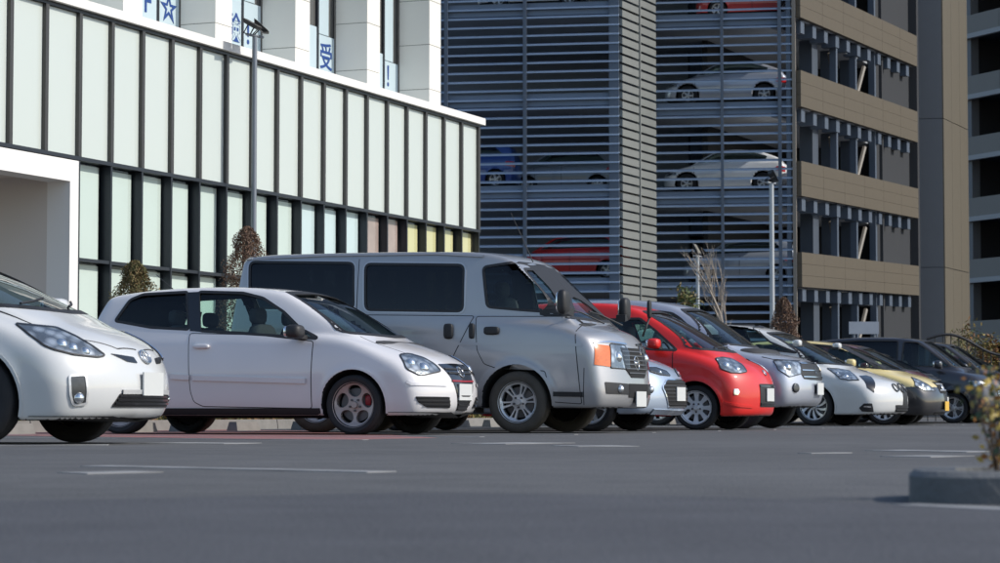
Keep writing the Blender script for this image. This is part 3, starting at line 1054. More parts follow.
# kerb and planting strip in front of the building, wheel stops in the bays
for k in range(22):
    r = 17 + 2.0 * k
    o = MB().hexa([row(r + .01, -14.95), row(r + .01, -15.1), row(r + 1.99, -15.1), row(r + 1.99, -14.95)], [row(r + .01, -14.97, .13), row(r + .01, -15.1, .13), row(r + 1.99, -15.1, .13), row(r + 1.99, -14.97, .13)]).build('kerb_stone', M_CONC)
    if k == 0:
        kerb = empty('kerb', (0, 0, 0)); tag(kerb, kind='structure')
    o.parent = kerb
sheet('planting_bed', [row(17, -15.105), row(60, -15.1), row(60, -16.3), row(17, -16.3)], .09, M_SOIL)
sheet('pavement', [row(10, -16.3), row(60, -16.3), row(60, -26), row(10, -26)], .01, M_CONC)
stop = MB()
stop.hexa([(-.075, -.3, 0), (.075, -.3, 0), (.075, .3, 0), (-.075, .3, 0)], [(-.05, -.28, .11), (.05, -.28, .11), (.05, .28, .11), (-.05, .28, .11)])
stop_me = stop.mesh('wheel_stop', M_CONC)
near_car = ['pearl white hatchback', 'white hatchback', 'silver van', 'pale blue compact', 'red compact', 'silver-blue off-roader', 'empty bay next to the off-roader', 'white wagon', 'cream car', 'plum hatchback', 'black car', 'charcoal minivan']
for n, nm in enumerate(near_car):
    for j, q in enumerate((-.7, .7)):
        o = link('wheel_stop', stop_me, None, row(19.1 + 2.5 * n + 1.25 + q + (.6 if n > 2 else 0), -13.9), -BETA)
        tag(o, 'low concrete wheel stop %s the %s' % (('nearer one behind', 'farther one behind')[j] if 'empty' not in nm else ('nearer one in', 'farther one in')[j], nm), 'wheel stop', 'concrete wheel stops at the backs of the bays')
# kerbed island at the right
KP = []
kx, ky = on_ground(909, 505)
isl = [(kx, ky), (kx + 3.2, ky - .12), (kx + 3.2, ky + .62), (kx + .12, ky + .70)]
rp = round_poly(isl, .26, 8)
ri = [tuple(p) for p in offset_poly(np.array(rp), -.12)]
rt = [tuple(p) for p in offset_poly(np.array(rp), -.018)]
n_ = len(rp)
mb = MB()
vs = [(x, y, 0) for x, y in rp] + [(x, y, .066) for x, y in rp] + [(x, y, .08) for x, y in rt] + [(x, y, .08) for x, y in ri] + [(x, y, .03) for x, y in ri]
fs = []
for k in range(4):
    fs += [(k * n_ + i, k * n_ + (i + 1) % n_, (k + 1) * n_ + (i + 1) % n_, (k + 1) * n_ + i) for i in range(n_)]
mb.add(vs, fs)
isl_o = empty('traffic_island', (0, 0, 0)); tag(isl_o, 'grey concrete kerbed planting island in the right foreground', 'traffic island')
mb.build('kerb', M_KERB, isl_o, smooth=True, angle=35)
MB().add([(x, y, .062) for x, y in ri], [tuple(range(n_))]).build('soil', M_SOIL, isl_o)

# ------------------------------------------------------------------ the white building at the left
M_PANEL = mat('panel_white_glass', (.57, .62, .58), .35, coat=.25, noise=.015, nscale=1.2, coat_rough=.1)
M_MULL = mat('mullion_bronze', (.075, .072, .07), .45, .5, noise=.15, nscale=3)
M_MULLD = mat('mullion_dark', (.035, .04, .05), .4, .5)
M_RENDER = mat('white_render', (.80, .78, .75), .8, noise=.03, nscale=.8, bump=.1, bscale=120)
M_TILEW = mat('white_cladding', (.80, .775, .71), .55, noise=.02, nscale=1.5)
M_BLIND = mat('blind_white', (.62, .67, .64), .8, noise=.03, nscale=2)
M_BLINDB = mat('blind_bluish', (.62, .70, .74), .8, noise=.05, nscale=2)
M_POSTER = mat('poster_pink', (.42, .30, .28), .7, noise=.3, nscale=4)
M_CREAMB = mat('blind_cream', (.70, .62, .34), .8, noise=.06, nscale=2)
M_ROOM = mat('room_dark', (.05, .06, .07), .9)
M_SIGN = mat('sign_pale_blue', (.46, .56, .60), .6, noise=.02, nscale=2)
M_BLUE = mat('sign_blue', (.008, .05, .22), .6)
M_WINDK = mat('upper_window_dark', (.11, .11, .105), .2, coat=.4)
G_FRONT = glass('glass_shopfront', (.93, .97, .95), ior=1.4)
M_TAUPE = mat('taupe_render', (.64, .585, .54), .8, noise=.04, nscale=.8)
A0, R0, R1 = -18.5, 29.6, 44.62
bl = empty('office_building', row(R0, A0), -BETA)
tag(bl, 'white office building with tall pale glass panels between dark mullions', 'building')
LEN = R1 - R0
PW = LEN / 17
LEFT = -5 * PW
part = lambda nm, m, *b, p=None: box_part(nm, m, p or bl, *b)
part('wall', M_ROOM, -9, -.55, -.02, LEN - .051, 0, 5.99)
part('wall', M_ROOM, -9, -.25, LEFT, -.02, 3.86, 6.0)
for i in range(-5, 17):
    y0, y1 = i * PW + .041, (i + 1) * PW - .041
    part('panel', M_PANEL, -.10, -.03, y0, y1, 3.905, 5.975)
for i in range(-5, 18):
    y = i * PW
    m_ = part('mullion', M_MULL, -.09, .03, y - .04, y + .04, 3.90, 5.98)
part('transom', M_MULLD, -.09, .03, LEFT - .05, LEN + .05, 5.98, 6.03)
part('transom', M_MULLD, -.24, .03, LEFT - .05, LEN + .05, 3.845, 3.90)
part('coping', M_RENDER, -1.2, .11, LEFT - .1, LEN + .12, 6.03, 6.165)
part('end_wall', M_MULL, -.55, -.10, LEN - .05, LEN + .05, 0, 6.0)
# ground storey: panes set back, blinds behind
bl_m = [M_BLIND] * 8 + [M_BLINDB] * 3 + [M_POSTER] * 2 + [M_CREAMB] * 5
for i in range(17):
    y0, y1 = i * PW + .022, (i + 1) * PW - .022
    for z0, z1 in ((2.445, 3.845), (.06, 2.395)):
        w = MB().add([(-.10, y0, z0), (-.10, y1, z0), (-.10, y1, z1), (-.10, y0, z1)], [(0, 1, 2, 3)]).build('window', G_FRONT, bl)
        box_part('blind', bl_m[i], w, -.15, -.135, y0 + .005, y1 - (.05 if i % 3 else .09), z0, z1 - .03 - .02 * (i % 2))
for i in range(18):
    y = i * PW
    part('mullion', M_MULLD, -.16, .02, y - .022, y + .022, .0, 3.845)
for i in range(17):
    part('transom', M_MULLD, -.2, .01, i * PW + .023, (i + 1) * PW - .023, 2.396, 2.444)
    part('transom', M_MULLD, -.2, .01, i * PW + .023, (i + 1) * PW - .023, 0.0, .059)
# picture on one of the posters
mb = MB(); mb.blob((-.19, 11.35, 3.2), (.006, .09, .3), .8, 16); mb.build('poster_figure', mat('poster_light', (.62, .45, .42), .7), bl)
# entrance portico
part('portico_lintel', M_RENDER, -.35, .03, LEFT - .05, -.035, 3.52, 3.83)
part('portico_post', M_RENDER, -.35, .03, -.26, -.035, 0, 3.52)
part('portico_wall', M_TAUPE, -7.4, -.35, -.26, -.035, 0, 3.6)
part('portico_wall', M_TAUPE, -7.6, -7.4, LEFT - .05, -.035, 0, 3.6)
part('portico_ceiling', M_TAUPE, -7.4, -.35, LEFT - .05, -.26, 3.6, 3.83)
# upper storey set back behind the coping, with deep pillars
UP, DEP = -.75, .66
part('upper_wall', M_WINDK, -6, UP - DEP - .08, LEFT, LEN - .22, 6.165, 11)
part('roof_deck', M_CONC, UP - DEP - .08, -.75, LEFT, LEN - .1, 6.0, 6.16)
pil = [26.15, 29.1, 32.05, 35.0, 37.93, 40.93, 43.86]
for k, r in enumerate(pil):
    y = r - R0
    for j in range(6):
        z0 = 6.165 + j * .9 - .35 * (j > 0)
        z1 = 6.165 + (j + 1) * .9 - .35 - .012
        part('pillar_block', M_TILEW, UP - DEP, UP, y, y + .57, z0, z1)
    box_part('pillar_core', M_CONC, bl, UP - DEP - .05, UP - .012, y + .012, y + .558, 6.166, 11)
def text_part(ch, size, parent, lx, ly, z, m, bold=.012):
    cu = bpy.data.curves.new('sign_character', 'FONT')
    cu.body = ch; cu.size = size; cu.align_x = 'CENTER'; cu.extrude = .004; cu.offset = .006
    ob = bpy.data.objects.new('sign_character', cu)
    COL.objects.link(ob)
    bpy.context.view_layer.update()
    me = bpy.data.meshes.new_from_object(ob.evaluated_get(bpy.context.evaluated_depsgraph_get()))
    bpy.data.objects.remove(ob)
    me.materials.clear(); me.materials.append(m)
    o = link('sign_character', me, parent, (lx, ly, z))
    o.rotation_euler = (math.pi / 2, 0, math.pi / 2)
    return o
signs = {2: ('F', '☆', 7.9), 3: ('験', '！', 7.6), 4: ('？', '受', 7.45), 5: ('', '！', 7.35), 1: ('', '', 8.0), 0: ('', '', 8)}
for k in range(len(pil) - 1):
    y0, y1 = pil[k] + .57 - R0, pil[k + 1] - R0
    wx = UP - DEP - .06
    ym = y0 + (y1 - y0) * .70
    # window glass, middle strip, mullion and the two sign boards below
    part('window', M_WINDK, wx - .02, wx, y0, y1, 6.17, 10.9)
    part('window_mullion', M_MULLD, wx, wx + .05, ym - .03, ym + .03, 6.17, 10.9)
    a, b_, zt = signs[k]
    part('window_strip', M_SIGN, wx + .001, wx + .02, ym + .031, ym + (y1 - ym) * .68, zt - .1, 10.9)
    s1 = part('sign_board', M_SIGN, wx + .002, wx + .03, y0 + .01, ym - .031, 6.17, zt)
    s2 = part('sign_board', M_SIGN, wx + .002, wx + .03, ym + .032, y1 - .01, 6.17, zt - .12)
    sz = .54
    if a:
        text_part(a, sz, s1, wx + .034, ym - .33, 6.76, M_BLUE)
    if b_:
        text_part(b_, sz, s2, wx + .034, ym + (y1 - ym) * .5, 6.74, M_BLUE)

# ------------------------------------------------------------------ multi-storey car park
M_SLAT = mat('slat_shade_blue', (.31, .39, .51), .5, .2, noise=.1, nscale=2)  # blue of sky-lit shade put into the colour of the shaded fronts
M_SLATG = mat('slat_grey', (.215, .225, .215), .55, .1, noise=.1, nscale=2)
M_FASC = mat('deck_fascia', (.17, .215, .29), .6, noise=.12, nscale=1.5)  # shade blue painted in here too, for fascias on the shaded fronts
M_DECK = mat('deck_concrete', (.42, .44, .47), .9, noise=.2, nscale=1)
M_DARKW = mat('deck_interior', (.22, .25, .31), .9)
M_TAN = mat('parapet_tan', (.098, .080, .055), .7, noise=.07, nscale=3)
M_STEEL = mat('steel_blue_grey', (.10, .125, .165), .5, .2, noise=.1, nscale=2)
M_COL = mat('column_steel', (.055, .07, .095), .6, noise=.15, nscale=1.5)
M_BRACE = mat('brace_tan', (.22, .195, .165), .6)
G0 = np.array([10.52, 85.0]); E1 = np.array([.985, -.174]); E2 = np.array([.407, .9135])
N1 = np.array([-.174, -.985]); N2 = np.array([.9135, -.407])
def gp(u, v, z, n1=0., n2=0.):
    q = u * E1 + v * E2 + n1 * N1 + n2 * N2
    return (q[0], q[1], z)
pk = empty('car_park_building', (G0[0], G0[1], 0))
tag(pk, 'multi-storey car park with shaded bluish louvred front and tan parapet bands', 'building')
def gbar(name, m, p0, p1, z0, z1, d0, d1, n, parent=None, tilt=0.):
    """a bar between two plan points, standing d0..d1 proud along normal n"""
    a, b = np.array(p0), np.array(p1)
    q = [a + n * d0, b + n * d0, b + n * d1, a + n * d1]
    dz = [0, 0, tilt, tilt]
    return MB().hexa([(x[0], x[1], z0 + t) for x, t in zip(q, dz)], [(x[0], x[1], z1 + t) for x, t in zip(q, dz)]).build(name, m, parent or pk)
UR, VR, UL = -5.05, -3.47, -17.0
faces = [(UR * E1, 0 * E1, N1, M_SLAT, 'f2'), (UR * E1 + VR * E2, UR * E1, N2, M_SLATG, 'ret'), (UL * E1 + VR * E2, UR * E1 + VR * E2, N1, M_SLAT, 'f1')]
LEV = [4.85, 8.1, 11.3, 14.5, 17.7]
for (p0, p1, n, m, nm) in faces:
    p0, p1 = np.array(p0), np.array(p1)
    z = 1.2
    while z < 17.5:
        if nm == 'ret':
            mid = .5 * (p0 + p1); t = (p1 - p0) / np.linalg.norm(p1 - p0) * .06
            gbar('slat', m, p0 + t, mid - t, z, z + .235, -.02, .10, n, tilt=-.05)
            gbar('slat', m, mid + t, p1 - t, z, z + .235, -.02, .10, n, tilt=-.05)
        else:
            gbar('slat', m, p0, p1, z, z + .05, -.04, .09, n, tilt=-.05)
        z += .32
    for L in LEV[:5]:
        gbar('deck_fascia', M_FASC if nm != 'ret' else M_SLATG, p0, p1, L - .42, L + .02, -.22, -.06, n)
def post(name, m, u, v, n, w, z1=18.5, d0=-.05, d1=.14, along=E1):
    a = u * E1 + v * E2 - along * w / 2
    return gbar(name, m, a, a + along * w, 0, z1, d0, d1, n)
for u in (-8.35, -11.15, -14.0):
    post('post', M_STEEL, u, VR, N1, .12, d0=.02)
post('post', M_STEEL, UR - .18, VR, N1, .34, d0=-.25, d1=.06)
post('post', M_STEEL, -2.6, 0, N1, .10, d0=.02)
post('post', M_STEEL, -.55, 0, N1, .12, d0=.02)
post('post', M_SLATG, UR, VR * .5, N2, .08, along=E2)
post('corner_post', M_BRACE, -.05, 0, N1, .12, d0=-.3, d1=.12)
post('corner_post', M_STEEL, -.24, 0, N1, .16, d0=-.3, d1=.05)
for L in LEV:
    MB().hexa([gp(UL, VR + .1, L - .4), gp(UR - .1, VR + .1, L - .4), gp(UR - .1, 17, L - .4), gp(UL, 17, L - .4)], [gp(UL, VR + .1, L), gp(UR - .1, VR + .1, L), gp(UR - .1, 17, L), gp(UL, 17, L)]).build('deck', M_DECK, pk)
    MB().hexa([gp(UR - .1, .25, L - .4), gp(-.35, .25, L - .4), gp(-.35, 17, L - .4), gp(UR - .1, 17, L - .4)], [gp(UR - .1, .25, L), gp(-.35, .25, L), gp(-.35, 17, L), gp(UR - .1, 17, L)]).build('deck', M_DECK, pk)
MB().hexa([gp(UL, 17.1, 0), gp(.1, 17.1, 0), gp(.1, 17.4, 0), gp(UL, 17.4, 0)], [gp(UL, 17.1, 19), gp(.1, 17.1, 19), gp(.1, 17.4, 19), gp(UL, 17.4, 19)]).build('wall', mat('painted_shade_wall', (.03, .032, .036), .9), pk)  # near-black colour stands in for the shade inside the decks
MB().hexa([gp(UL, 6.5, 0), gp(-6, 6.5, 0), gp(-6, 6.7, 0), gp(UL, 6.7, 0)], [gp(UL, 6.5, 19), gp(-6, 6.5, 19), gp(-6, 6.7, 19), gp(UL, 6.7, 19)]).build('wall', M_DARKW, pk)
# plain unseen block above the frame, added to darken the windscreen reflections
MB().hexa([gp(UL, VR, 18.6), gp(UR, VR, 18.6), gp(UR, 0, 18.6), gp(0, 0, 18.6), gp(0, 16.8, 18.6), gp(UL, 16.8, 18.6)], [gp(UL, VR, 36), gp(UR, VR, 36), gp(UR, 0, 36), gp(0, 0, 36), gp(0, 16.8, 36), gp(UL, 16.8, 36)]).build('unseen_upper_block', M_FASC, pk)
# right side: tan parapet bands climb a little with the ramp, steel below them
RISE = .026
bands = [(4.66, 5.90), (7.90, 9.15), (11.1, 12.4), (14.3, 15.6)]
VL = 16.8
for z0, z1 in bands:
    nseg = 6
    for i in range(nseg):
        a, b = VL * i / nseg + .008, VL * (i + 1) / nseg - .008
        h3 = (z1 - z0) / 3
        for j in range(3):
            za, zb_ = z0 + j * h3, z0 + (j + 1) * h3 - .008
            MB().hexa([gp(0, a, za + a * RISE, 0, .02), gp(0, a, za + a * RISE, 0, .2), gp(0, b, za + b * RISE, 0, .2), gp(0, b, za + b * RISE, 0, .02)],
                      [gp(0, a, zb_ + a * RISE, 0, .02), gp(0, a, zb_ + a * RISE, 0, .2), gp(0, b, zb_ + b * RISE, 0, .2), gp(0, b, zb_ + b * RISE, 0, .02)]).build('parapet_panel', M_TAN, pk)
    MB().hexa([gp(0, 0, z0, 0, -.12), gp(0, 0, z0, 0, .015), gp(0, VL, z0 + VL * RISE, 0, .015), gp(0, VL, z0 + VL * RISE, 0, -.12)], [gp(0, 0, z1 - .02, 0, -.12), gp(0, 0, z1 - .02, 0, .015), gp(0, VL, z1 - .02 + VL * RISE, 0, .015), gp(0, VL, z1 - .02 + VL * RISE, 0, -.12)]).build('parapet_backing', M_DECK, pk)
    for i in range(11):
        v = .5 + 1.5 * i
        zz = z0 + v * RISE
        MB().hexa([gp(0, v, zz - .50, 0, -.5), gp(0, v, zz - .50, 0, .06), gp(0, v + .45, zz - .49, 0, .06), gp(0, v + .45, zz - .49, 0, -.5)], [gp(0, v, zz - .06, 0, -.5), gp(0, v, zz - .06, 0, .06), gp(0, v + .45, zz - .05, 0, .06), gp(0, v + .45, zz - .05, 0, -.5)]).build('beam_end', M_STEEL, pk)
    MB().hexa([gp(0, 0, z0 - .34, 0, -.9), gp(0, 0, z0 - .34, 0, -.6), gp(0, VL, z0 + VL * RISE - .34, 0, -.6), gp(0, VL, z0 + VL * RISE - .34, 0, -.9)], [gp(0, 0, z0 - .05, 0, -.9), gp(0, 0, z0 - .05, 0, -.6), gp(0, VL, z0 + VL * RISE - .05, 0, -.6), gp(0, VL, z0 + VL * RISE - .05, 0, -.9)]).build('edge_beam', M_STEEL, pk)
for v, w in ((4.1, .75), (6.9, .55), (9.6, .55)):
    MB().hexa([gp(0, v, 0, 0, -1.1), gp(0, v, 0, 0, -.6), gp(0, v + w, 0, 0, -.6), gp(0, v + w, 0, 0, -1.1)], [gp(0, v, 18, 0, -1.1), gp(0, v, 18, 0, -.6), gp(0, v + w, 18, 0, -.6), gp(0, v + w, 18, 0, -1.1)]).build('column', M_COL, pk)
for v in (5.4, 8.1, 10.9):
    MB().hexa([gp(0, v, 0, 0, -.3), gp(0, v, 0, 0, -.05), gp(0, v + .2, 0, 0, -.05), gp(0, v + .2, 0, 0, -.3)], [gp(0, v, 18, 0, -.3), gp(0, v, 18, 0, -.05), gp(0, v + .2, 18, 0, -.05), gp(0, v + .2, 18, 0, -.3)]).build('post', M_STEEL, pk)
for z0, z1 in bands:
    MB().tube([gp(0, 5.6, z0 - .5, 0, -.35), gp(0, 6.6, z0 - 2.1, 0, -.35)], .09, 6).build('brace', M_BRACE, pk)
    MB().tube([gp(0, 10.4, z0 - .4, 0, -.35), gp(0, 8.9, z0 - 2.1, 0, -.35)], .09, 6).build('brace', M_BRACE, pk)
MB().hexa([gp(-4.5, 3.6, 0), gp(-4.3, 3.6, 0), gp(-4.3, 17, 0), gp(-4.5, 17, 0)], [gp(-4.5, 3.6, 19), gp(-4.3, 3.6, 19), gp(-4.3, 17, 19), gp(-4.5, 17, 19)]).build('wall', mat('painted_shade_wall', (.03, .032, .036), .9), pk)  # inner wall with the deck shade painted into its colour
MB().hexa([gp(-.34, 11.3, 0), gp(-.22, 11.3, 0), gp(-.22, 17, 0), gp(-.34, 17, 0)], [gp(-.34, 11.3, 18.5), gp(-.22, 11.3, 18.5), gp(-.22, 17, 18.5), gp(-.34, 17, 18.5)]).build('wall', mat('painted_shade_wall', (.03, .032, .036), .9), pk)  # dark sheet added across the open bay, its shade painted near-black
MB().hexa([gp(-6, 12.2, 0), gp(-.1, 12.2, 0), gp(-.1, 12.4, 0), gp(-6, 12.4, 0)], [gp(-6, 12.2, 19), gp(-.1, 12.2, 19), gp(-.1, 12.4, 19), gp(-6, 12.4, 19)]).build('wall', MATS['painted_shade_wall'], pk)  # back of the bays, shade painted in as near-black
MB().hexa([gp(-4.6, .6, 0), gp(-4.4, .6, 0), gp(-4.4, 17, 0), gp(-4.6, 17, 0)], [gp(-4.6, 4, 19), gp(-4.4, 4, 19), gp(-4.4, 17, 19), gp(-4.6, 17, 19)]).build('wall', M_DARKW, pk) if False else None

# ------------------------------------------------------------------ stair tower and the far car park at the right
M_TOWER = mat('tower_grey', (.165, .17, .18), .6, .1, noise=.06, nscale=1.5)
M_TOWERT = mat('tower_tan', (.105, .09, .065), .7, noise=.06, nscale=1.5)
TH = 44
tw = empty('stair_tower', (19.28, 104, 0)); tag(tw, 'tall plain grey stair tower with a tan side behind the car park', 'building')
tp = lambda u, v, z: tuple((u * E1 + v * E2).tolist()) + (z,)
MB().hexa([tp(-8, .02, 0), tp(-.02, .02, 0), tp(-.02, 4.6, 0), tp(-8, 4.6, 0)], [tp(-8, .02, TH), tp(-.02, .02, TH), tp(-.02, 4.6, TH), tp(-8, 4.6, TH)]).build('core', M_DARKW, tw)
for i in range(6):
    for j in range(4):
        u0, u1, z0, z1 = -8 + i * 8 / 6 + .012, -8 + (i + 1) * 8 / 6 - .012, j * 6.5 + .015, (j + 1) * 6.5 - .015 + (18 if j == 3 else 0)
        MB().hexa([tp(u0, -.05, z0), tp(u1, -.05, z0), tp(u1, .015, z0), tp(u0, .015, z0)], [tp(u0, -.05, z1), tp(u1, -.05, z1), tp(u1, .015, z1), tp(u0, .015, z1)]).build('cladding_panel', M_TOWER, tw)
for i in range(3):
    for j in range(4):
        v0, v1, z0, z1 = -.05 + i * 4.65 / 3 + .01, -.05 + (i + 1) * 4.65 / 3 - .01, j * 6.5 + .015, (j + 1) * 6.5 - .015 + (18 if j == 3 else 0)
        MB().hexa([tp(-.018, v0, z0), tp(.05, v0, z0), tp(.05, v1, z0), tp(-.018, v1, z0)], [tp(-.018, v0, z1), tp(.05, v0, z1), tp(.05, v1, z1), tp(-.018, v1, z1)]).build('cladding_panel', M_TOWERT, tw)
lp = tp(-1.6, -.05, 0)
MB().blob((lp[0], lp[1] - .15, 17.0), (.22, .12, .08), .6, 12).build('wall_lamp', M_TRIM, tw)
MB().hexa([tp(-2.62, -.09, 15), tp(-2.54, -.09, 15), tp(-2.54, -.052, 15), tp(-2.62, -.052, 15)], [tp(-2.62, -.09, 26), tp(-2.54, -.09, 26), tp(-2.54, -.052, 26), tp(-2.62, -.052, 26)]).build('downpipe', M_MULLD, tw)
M_BAND = mat('far_band_grey', (.26, .24, .215), .7, noise=.05, nscale=1)
M_BANDL = mat('far_band_edge', (.42, .42, .42), .7)
FT, FZ = 16, 26
fr = empty('far_car_park', (24.1, 124, 0)); tag(fr, 'distant car park with grey floor bands at the right edge', 'building')
FD = np.array([.42, -.9075]); FN = np.array([-.9075, -.42])
fpnt = lambda t, n, z: tuple((t * FD + n * FN).tolist()) + (z,)
def fbox(nm, m, t0, t1, n0, n1, z0, z1):
    return MB().hexa([fpnt(t0, n0, z0), fpnt(t1, n0, z0), fpnt(t1, n1, z0), fpnt(t0, n1, z0)], [fpnt(t0, n0, z1), fpnt(t1, n0, z1), fpnt(t1, n1, z1), fpnt(t0, n1, z1)]).build(nm, m, fr)
for k in range(7):
    z0 = 3.7 + 3.17 * k
    for i in range(5 if k < 7 else 0):
        fbox('band_panel', M_BAND, i * 3.2 + .012, (i + 1) * 3.2 - .012, -.1, .1, z0 + .25, z0 + 1.2)
    fbox('band_edge', M_BANDL, 0, FT, -.1, .16, z0, z0 + .24)
    fbox('deck', M_COL, 0, FT, -9, -.1, z0 + .1, z0 + .4)
M_BLACKW = mat('painted_shade_interior', (.03, .03, .035), .9)  # shade between the floor bands painted in as near-black
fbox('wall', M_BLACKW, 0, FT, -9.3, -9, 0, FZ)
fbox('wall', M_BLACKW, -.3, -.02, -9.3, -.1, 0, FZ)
MB().box(3, 55, 12, 24, 0, 46).build('unseen_reflection_block', M_TOWER, fr)  # unseen block added only so windscreens reflect something darker than sky
fbox('column', M_TOWER, .0, .5, -.6, -.11, 0, FZ)
fbox('column', M_TOWER, 8, 8.5, -.6, -.11, 0, FZ)
# ------------------------------------------------------------------ cars standing on the decks of the car park
def deck_car(name, label, pm, u, v, z, flip=False, shape='saloon', wheels='five_wide'):
    if shape == 'saloon':
        b = Body(W=.87, wb=2.7, T=1.5, rw=.32, R=.37, zb=.2, cf=.3, pf=2.4, cr=.2,
                 low=[(.78, .17), (.9, .25), (.93, .45), (.88, .62), (.6, .78), (0, .92), (-.6, .98), (-3.0, 1.04), (-3.5, 1.02), (-3.68, .9), (-3.7, .45), (-3.6, .17)],
                 cab=[(.3, .75), (-.9, 1.38), (-1.3, 1.46), (-1.9, 1.46), (-2.6, 1.36), (-3.4, 1.06), (-3.6, .9)], Wc=.78, tum=.3, belt=.97)
        sw = round_poly([(-.35, 1.0), (-1.0, 1.33), (-1.5, 1.39), (-2.1, 1.37), (-2.8, 1.16), (-2.6, 1.03)], .05)
        zt, zb_ = 1.35, .98
    else:
        b = Body(W=.85, wb=2.55, T=1.47, rw=.31, R=.36, zb=.2, cf=.27, pf=2.4,
                 low=[(.72, .17), (.84, .25), (.87, .45), (.84, .65), (.7, .85), (.1, 1.0), (-.5, 1.04), (-3.1, 1.1), (-3.3, .9), (-3.3, .4), (-3.2, .17)],
                 cab=[(.5, .8), (-.6, 1.5), (-1.0, 1.6), (-1.8, 1.62), (-2.8, 1.56), (-3.1, 1.48), (-3.35, .9)], Wc=.77, tum=.25, belt=1.03)
        sw = round_poly([(-.15, 1.06), (-.75, 1.44), (-1.5, 1.52), (-2.5, 1.48), (-2.85, 1.15)], .05)
        zt, zb_ = 1.5, 1.04
    if shape == 'saloon':
        b = Body(W=.90, wb=2.75, T=1.55, rw=.36, R=.415, zb=.24, cf=.3, pf=2.4, cr=.2,
                 low=[(.78, .2), (.9, .28), (.93, .5), (.88, .72), (.6, .9), (0, 1.02), (-.6, 1.08), (-3.0, 1.14), (-3.4, 1.13), (-3.62, 1.0), (-3.65, .45), (-3.55, .2)],
                 cab=[(.35, .8), (-.85, 1.50), (-1.3, 1.60), (-1.9, 1.62), (-2.7, 1.53), (-3.35, 1.28), (-3.6, .95)], Wc=.81, tum=.3, belt=1.07)
        sw = round_poly([(-.35, 1.1), (-1.0, 1.45), (-1.5, 1.53), (-2.2, 1.52), (-2.9, 1.32), (-2.8, 1.14)], .05)
        zt, zb_ = 1.47, 1.08
    q = u * E1 + v * E2
    hd = math.atan2(-E1[1], -E1[0]) + (math.pi if flip else 0)
    L = b.x1 - b.x0
    f = np.array([math.cos(hd), math.sin(hd)])
    loc = G0 + q + f * (L / 2 - b.x1)
    c = Car(name, label, 'car', b, (loc[0], loc[1], z), hd, pm, h=.055)
    c.shell([sw], c.screen_poly(zt, zb_, .52, .66), trim=False, interior=False)
    MB().blob((-1.5, 0, .85), (1.3, .62, .3), .4, 14).build('interior', M_INTERIOR, c.root)
    for sd in (-1, 1):
        e = round_poly([(-.36, .66), (-.34, .76), (.02, .74), (.08, .66)], .02)
        c.patch('headlight', e, 'obl', M_REFLECTOR, off=.008, side=sd, phi=.8, grid=.05)
        tlx = b.x0
        c.patch('tail_light', round_poly([(tlx + .12, .72), (tlx + .12, .92), (tlx + .42, .94), (tlx + .50, .80)], .03), 'side', M_REDLENS, off=.008, side=sd, grid=.04)
        c.strip('door_gap', [(-1.25, .3), (-1.25, 1.0)], 'side', M_UNDER, w=.012, off=.004, side=sd)
        c.strip('door_gap', [(-.3, .3), (-.25, .95)], 'side', M_UNDER, w=.012, off=.004, side=sd)
    c.wheels(wheels, .215, M_ALLOY, width=.19)
    return c
P_DWHITE = paint('paint_deck_white', (.80, .81, .82), 0, .4)
P_DRED = paint('paint_deck_red', (.55, .02, .02), 0, .4)
P_DBLUE = paint('paint_deck_blue', (.03, .09, .36), 0, .4)
P_DGREY = paint('paint_deck_grey', (.28, .31, .36), .2, .4)
def deck_cars():
    zz = lambda i: LEV[i] + .005
    deck_car('saloon_car', 'white saloon behind the louvres on the middle car park deck', P_DWHITE, -2.95, 1.5, zz(1))
    deck_car('saloon_car', 'silvery white saloon behind the louvres one deck above the lower white saloon', P_SILVER2, -2.9, 1.5, zz(2))
    deck_car('hatchback_car', 'red car glimpsed behind the louvres at the top edge of the picture', P_DRED, -2.0, 1.7, zz(3), shape='hatch')
    deck_car('hatchback_car', 'blue car behind the car park louvres beside the white building', P_DBLUE, -11.2, VR + 1.5, zz(1), shape='hatch')
    deck_car('hatchback_car', 'grey car with red tail lamp behind the car park louvres', P_DGREY, -8.6, VR + 4.2, zz(1), shape='hatch')
    deck_car('hatchback_car', 'red car behind the louvres on the lowest car park deck', P_DRED, -7.3, VR + 1.6, zz(0), shape='hatch')
    deck_car('hatchback_car', 'white car behind the louvres on the top deck above the blue car', P_DWHITE, -8.6, VR + 1.6, zz(3), shape='hatch')
    deck_car('hatchback_car', 'dark grey car behind the louvres on the lowest deck by the thin lamp post', P_DGREY, -2.5, 1.7, zz(0), shape='hatch')

